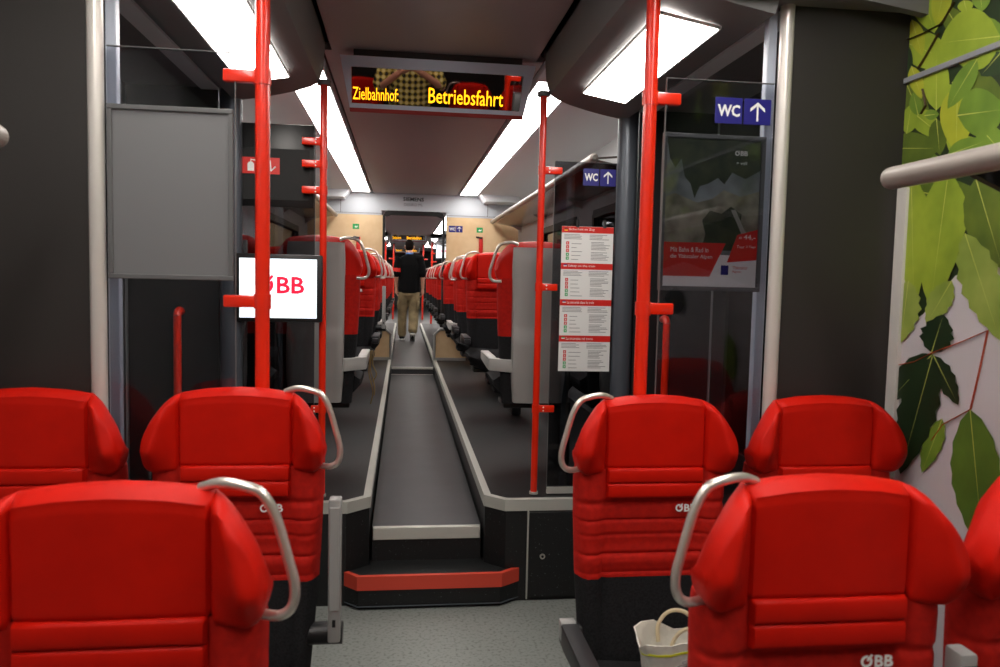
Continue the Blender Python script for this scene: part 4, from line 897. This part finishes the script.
# ------------------------------------------------------------ outside: dark platform with a lit building
m = MB(); m.box(-9, XL-.5, -6, 30, -.6, -.1); m.box(XR+.5, 9, -6, 30, -.6, -.1); struct(m.build('ground', 'night'))
b = thing('station_building', 'lit station front seen through the saloon window', 'building', (-6.5, 14, -.1))
m = MB(); m.box(-.6, 0, -9, 9, 0, 5.5); m.build('facade', 'station_dark', b)
for k in range(5):
    y = -7.6+3.4*k
    m = MB(); m.box(-.01, .02, y, y+2.6, 1.3, 3.4); w = m.build('window', 'lit_window', b)
    m = MB()
    for q in range(4): m.box(.0, .05, y+.86*q-.03, y+.86*q+.03, 1.3, 3.4)
    m.box(.0, .05, y, y+2.6, 2.3, 2.36); m.build('mullions', 'station_dark', w)
b2 = thing('platform_shelter', 'dim blue lit shelter outside the entrance door', 'shelter', (4.2, 5.6, -.1))
m = MB(); m.box(0, .4, -2, 2, 0, 3); m.build('wall', 'station_dark', b2)
m = MB(); m.box(-.02, 0, -1.2, .3, .9, 1.9); m.build('lit_panel', 'lit_window', b2)
# ------------------------------------------------------------ people
def blob(name, chains, mat_, parent, vox, balls=(), smooth_it=3):
    """tapered chains with oval sections, fused into one continuous skin"""
    m = MB()
    for pts, rs in chains:
        P = [Vector(p) for p in pts]; loops = []; n = 14
        R = [(r, r) if not isinstance(r, tuple) else r for r in rs]
        # round the ends
        t0 = (P[0]-P[1]).normalized(); t1 = (P[-1]-P[-2]).normalized()
        P2 = [P[0]+t0*min(R[0])*.75]+P+[P[-1]+t1*min(R[-1])*.75]; R2 = [(R[0][0]*.45, R[0][1]*.45)]+R+[(R[-1][0]*.45, R[-1][1]*.45)]
        for i, p in enumerate(P2):
            t = (P2[min(i+1, len(P2)-1)]-P2[max(i-1, 0)]).normalized()
            u = Vector((1, 0, 0)); u = (u-t*u.dot(t))
            if u.length < .3: u = Vector((0, 0, 1)); u = u-t*u.dot(t)
            u.normalize(); w = t.cross(u)
            loops.append([p+u*math.cos(2*PI*k/n)*R2[i][0]+w*math.sin(2*PI*k/n)*R2[i][1] for k in range(n)])
        m.loft(loops, True, True)
    for c, r in balls:
        g = bmesh.ops.create_uvsphere(m.bm, u_segments=18, v_segments=12, radius=1)
        for v in g['verts']: v.co = Vector((v.co.x*r[0], v.co.y*r[1], v.co.z*r[2]))+Vector(c)
    o = m.build(name, mat_, parent, 180)
    md = o.modifiers.new('fuse', 'REMESH'); md.mode = 'VOXEL'; md.voxel_size = vox; md.use_smooth_shade = True
    sm = o.modifiers.new('soft', 'SMOOTH'); sm.factor = .5; sm.iterations = smooth_it
    bpy.context.view_layer.update()
    me = bpy.data.meshes.new_from_object(o.evaluated_get(bpy.context.evaluated_depsgraph_get()))
    o.modifiers.clear(); old = o.data; o.data = me; bpy.data.meshes.remove(old)
    for p in me.polygons: p.use_smooth = True
    if not me.materials: me.materials.append(M[mat_])
    return o
def hand(wr, d, palm, side):
    """chains for a relaxed hand: wr wrist, d finger direction, palm palm normal, side towards the thumb"""
    d = Vector(d).normalized(); pn = Vector(palm).normalized(); s = Vector(side).normalized(); wr = Vector(wr); out = []
    out.append(([wr, wr+d*.05, wr+d*.085], [(.022), (.030), (.033)]))
    for k, (l, r) in enumerate(((.068, .0085), (.076, .009), (.071, .0085), (.056, .0075))):
        b = wr+d*.088+s*(.026-.0175*k)
        out.append(([b, b+d*l*.45+pn*.006, b+d*l*.78+pn*.022, b+d*l*.95+pn*.042], [r, r, r*.95, r*.8]))
    b = wr+d*.03+s*.026
    out.append(([b, b+s*.022+d*.03+pn*.006, b+s*.026+d*.058+pn*.016], [.012, .0105, .009]))
    return out
def head_parts(h, fwd):
    """chains and balls for a head with face; h centre of the head, fwd +1 faces +y"""
    x, y, z = h; f = fwd
    balls = [((x, y, z+.015), (.076, .096, .105)), ((x, y+.02*f, z-.055), (.058, .070, .062)), ((x, y+.062*f, z-.088), (.028, .026, .022)),
             ((x, y+.098*f, z-.018), (.014, .018, .026)), ((x, y+.084*f, z-.058), (.024, .012, .010)),
             ((x-.031, y+.080*f, z+.012), (.014, .012, .008)), ((x+.031, y+.080*f, z+.012), (.014, .012, .008)),
             ((x-.078, y-.004*f, z-.012), (.010, .020, .032)), ((x+.078, y-.004*f, z-.012), (.010, .020, .032))]
    return balls
def eyes(h, f, parent):
    m = MB()
    for sx in (-.031, .031):
        g = bmesh.ops.create_uvsphere(m.bm, u_segments=10, v_segments=8, radius=.011)
        for v in g['verts']: v.co += Vector((h[0]+sx, h[1]+.083*f, h[2]+.002))
    m.build('eyes', 'white_print', parent, 180)
# person walking away along the aisle
p = thing('person', 'person in black t-shirt and khaki trousers walking away down the aisle', 'person', (.110, 13.6, ZB))
H = (-.005, .03, 1.655)
LS, LE, LW = (-.175, .0, 1.445), (-.228, -.03, 1.175), (-.222, .045, .93)
RS, RE, RW = (.175, .0, 1.445), (.232, -.02, 1.175), (.238, .05, .925)
LH, LK, LA = (-.095, 0, .90), (-.115, .07, .50), (-.115, .085, .085)
RH, RK, RA = (.095, 0, .90), (.085, .02, .50), (.070, -.16, .145)
body = [([(0, .01, 1.58), (0, 0, 1.50), (0, -.005, 1.44)], [.055, .060, .075]),
        ([(0, 0, 1.45), (0, 0, 1.32), (0, 0, 1.12), (0, 0, .96), (0, 0, .88)], [(.165, .085), (.172, .108), (.150, .100), (.165, .105), (.150, .10)]),
        ([(-.12, 0, 1.44), LS, LE, LW], [.055, .054, .042, .028]), ([(.12, 0, 1.44), RS, RE, RW], [.055, .054, .042, .028]),
        ([LH, LK, LA], [.085, .058, .042]), ([RH, RK, RA], [.085, .058, .042]),
        ([LA, (-.118, .16, .04), (-.12, .26, .03)], [.042, .036, .03]), ([RA, (.07, -.105, .075), (.07, -.06, .028)], [.042, .036, .03])]
body += hand(LW, (.03, .05, -1), (1, .3, 0), (.25, 1, 0)) + hand(RW, (-.02, .05, -1), (-1, .3, 0), (-.25, 1, 0))
blob('body', body, 'skin', p, .0085, head_parts(H, 1), 2)
eyes(H, 1, p)
blob('hair', [([(H[0], H[1]-.03, 1.60), (H[0], H[1]-.045, 1.64), (H[0], H[1]-.03, 1.70)], [(.060, .045), (.078, .062), (.078, .075)])], 'hair', p, .009, [((H[0], H[1]-.012, 1.692), (.082, .100, .086))])
blob('t_shirt', [([(0, 0, 1.505), (0, 0, 1.46), (0, 0, 1.33), (0, -.005, 1.10), (0, -.005, .90), (0, -.005, .86)], [(.085, .075), (.170, .098), (.190, .125), (.182, .122), (.190, .130), (.192, .132)]),
                 ([(-.09, 0, 1.44), LS, (-.214, -.018, 1.26), (-.226, -.024, 1.165)], [.086, .084, .073, .069]), ([(.09, 0, 1.44), RS, (.217, -.012, 1.26), (.229, -.018, 1.165)], [.086, .084, .073, .069])], 'shirt_black', p, .010)
m = MB(); m.tube([(-.214, -.018, 1.268), (-.221, -.0215, 1.205)], .080, 18); m.build('sleeve_band', 'sign_red', p, 60)
m = MB(); m.tube([(0, .005, 1.515), (0, .006, 1.545)], [.070, .064], 18); m.build('collar', 'collar_blue', p, 60)
blob('trousers', [([(0, 0, .94), (0, 0, .86), (0, 0, .80)], [(.168, .112), (.178, .122), (.160, .118)]),
                  ([(-.085, 0, .86), (-.105, .04, .66), LK, (-.117, .068, .28), (-.115, .075, .10)], [.102, .092, .082, .076, .074]),
                  ([(.085, 0, .86), (.092, .015, .66), RK, (.080, -.07, .30), (.072, -.145, .175)], [.104, .098, .092, .086, .080])], 'khaki', p, .010)
m = MB(); m.box(.14, .185, -.10, -.0, .56, .70, .012); m.box(-.205, -.165, -.04, .06, .56, .70, .012); m.build('cargo_pocket', 'khaki', p, 60)
blob('shoe', [([(-.116, .06, .055), (-.118, .16, .05), (-.12, .27, .042)], [(.048, .05), (.048, .045), (.042, .032)])], 'shoe', p, .008)
m = MB(); m.box(-.166, -.070, .01, .315, 0, .028, .012); m.build('sole', 'sole_white', p, 60)
blob('shoe', [([(.07, -.19, .135), (.07, -.13, .085), (.07, -.06, .040)], [(.046, .05), (.048, .048), (.044, .036)])], 'shoe', p, .008)
m = MB(); m.loft([[(x, -.245+a, .125+b) for x, a, b in ((.025, 0, 0), (.025, .02, -.024), (.025, .205, -.135), (.115, .205, -.135), (.115, .02, -.024), (.115, 0, 0))], [(x, -.235+a, .145+b) for x, a, b in ((.03, 0, 0), (.03, .02, -.02), (.03, .205, -.125), (.11, .205, -.125), (.11, .02, -.02), (.11, 0, 0))]]); m.build('sole', 'sole_white', p)
# photographer behind the camera, mirrored in the display
q = thing('person', 'photographer in yellow plaid shirt, mirrored in the overhead display', 'person', (.04, -.36, 0))
H = (0, .0, 1.63)
LS, LE, LW = (-.205, -.02, 1.42), (-.31, .08, 1.16), (-.105, .235, 1.37)
RS, RE, RW = (.205, -.02, 1.42), (.32, .06, 1.20), (.085, .235, 1.40)
bd = [([(0, 0, 1.56), (0, -.01, 1.49), (0, -.02, 1.42)], [.058, .062, .08]),
      ([(0, -.02, 1.42), (0, -.01, 1.25), (0, 0, 1.05), (0, -.01, .90)], [(.17, .10), (.19, .13), (.19, .14), (.17, .12)]),
      ([LS, LE, LW], [.058, .045, .030]), ([RS, RE, RW], [.058, .045, .030]),
      ([(-.10, -.01, .90), (-.11, .01, .48), (-.11, -.03, .09)], [.09, .06, .045]), ([(.10, -.01, .90), (.11, .01, .48), (.11, -.03, .09)], [.09, .06, .045]),
      ([(-.11, -.03, .07), (-.12, .08, .04), (-.125, .18, .03)], [.045, .04, .03]), ([(.11, -.03, .07), (.12, .08, .04), (.125, .18, .03)], [.045, .04, .03])]
bd += hand(LW, (.75, .35, .5), (.2, -1, .2), (-.4, -.2, 1)) + hand(RW, (-.75, .35, .4), (-.2, -1, .2), (.4, -.2, 1))
blob('body', bd, 'skin', q, .010, head_parts(H, 1), 2)
eyes(H, 1, q)
blob('hair', [], 'hair', q, .010, [((0, -.015, 1.675), (.083, .100, .085)), ((0, -.045, 1.63), (.076, .062, .07))])
blob('plaid_shirt', [([(0, -.02, 1.47), (0, -.02, 1.40), (0, -.01, 1.25), (0, 0, 1.05), (0, -.005, .86)], [(.09, .08), (.19, .12), (.215, .155), (.215, .165), (.205, .15)]),
                     ([(-.12, -.02, 1.41), LS, (-.275, .04, 1.255), (-.30, .07, 1.19)], [.08, .084, .078, .072]), ([(.12, -.02, 1.41), RS, (.275, .03, 1.28), (.305, .05, 1.225)], [.08, .084, .078, .072])], 'plaid', q, .012)
blob('trousers', [([(0, 0, .96), (0, -.005, .84)], [(.175, .13), (.17, .13)]), ([(-.09, -.01, .86), (-.11, .01, .48), (-.11, -.03, .10)], [.105, .08, .07]), ([(.09, -.01, .86), (.11, .01, .48), (.11, -.03, .10)], [.105, .08, .07])], 'khaki', q, .012)
for sx in (-1, 1):
    blob('shoe', [([(sx*.112, -.05, .055), (sx*.12, .07, .05), (sx*.127, .19, .04)], [(.05, .05), (.05, .045), (.044, .032)])], 'shoe', q, .009)
k = thing('camera', 'black camera held by the photographer, mirrored in the display', 'camera', (.02, -.10, 1.435))
m = MB(); m.box(-.068, .068, -.03, .03, 0, .085, .01); m.prism([(-.03, .085), (.03, .085), (.02, .115), (-.02, .115)], -.02, .025, 'y'); m.build('body', 'camera_black', k, 40)
m = MB(); m.tube([(0, .03, .045), (0, .078, .045)], .032, 20); m.build('lens', 'camera_black', k, 40)
# ------------------------------------------------------------ camera, world and view
cam = bpy.data.cameras.new('camera_view'); cam.sensor_width = 36; cam.sensor_fit = 'HORIZONTAL'; cam.lens = 766/1000*36; cam.clip_start = .01; cam.clip_end = 100
co = bpy.data.objects.new('camera_view', cam); C.objects.link(co)
R_ = Vector((.99186004, -.1253053, .02263264)); U_ = Vector((-.01369998, .0716953, .99733249)); W_ = Vector((.1265937, .98952431, -.06939502))
co.matrix_world = Matrix(((R_.x, U_.x, -W_.x, 0), (R_.y, U_.y, -W_.y, 0), (R_.z, U_.z, -W_.z, 1.5), (0, 0, 0, 1)))
cam.dof.use_dof = True; cam.dof.focus_distance = 4.2; cam.dof.aperture_fstop = 5.6
bpy.context.scene.camera = co
wd = bpy.data.worlds.new('night'); bpy.context.scene.world = wd; wd.use_nodes = True
wd.node_tree.nodes['Background'].inputs['Color'].default_value = (.010, .012, .016, 1); wd.node_tree.nodes['Background'].inputs['Strength'].default_value = 1
sc = bpy.context.scene
sc.view_settings.view_transform = 'Standard'; sc.view_settings.look = 'None'; sc.view_settings.gamma = 1; sc.view_settings.exposure = 0.0; sc.view_settings.use_curve_mapping = False
sc.cycles.max_bounces = 8; sc.cycles.transparent_max_bounces = 12; sc.cycles.sample_clamp_indirect = 6
sc.cycles.use_denoising = True
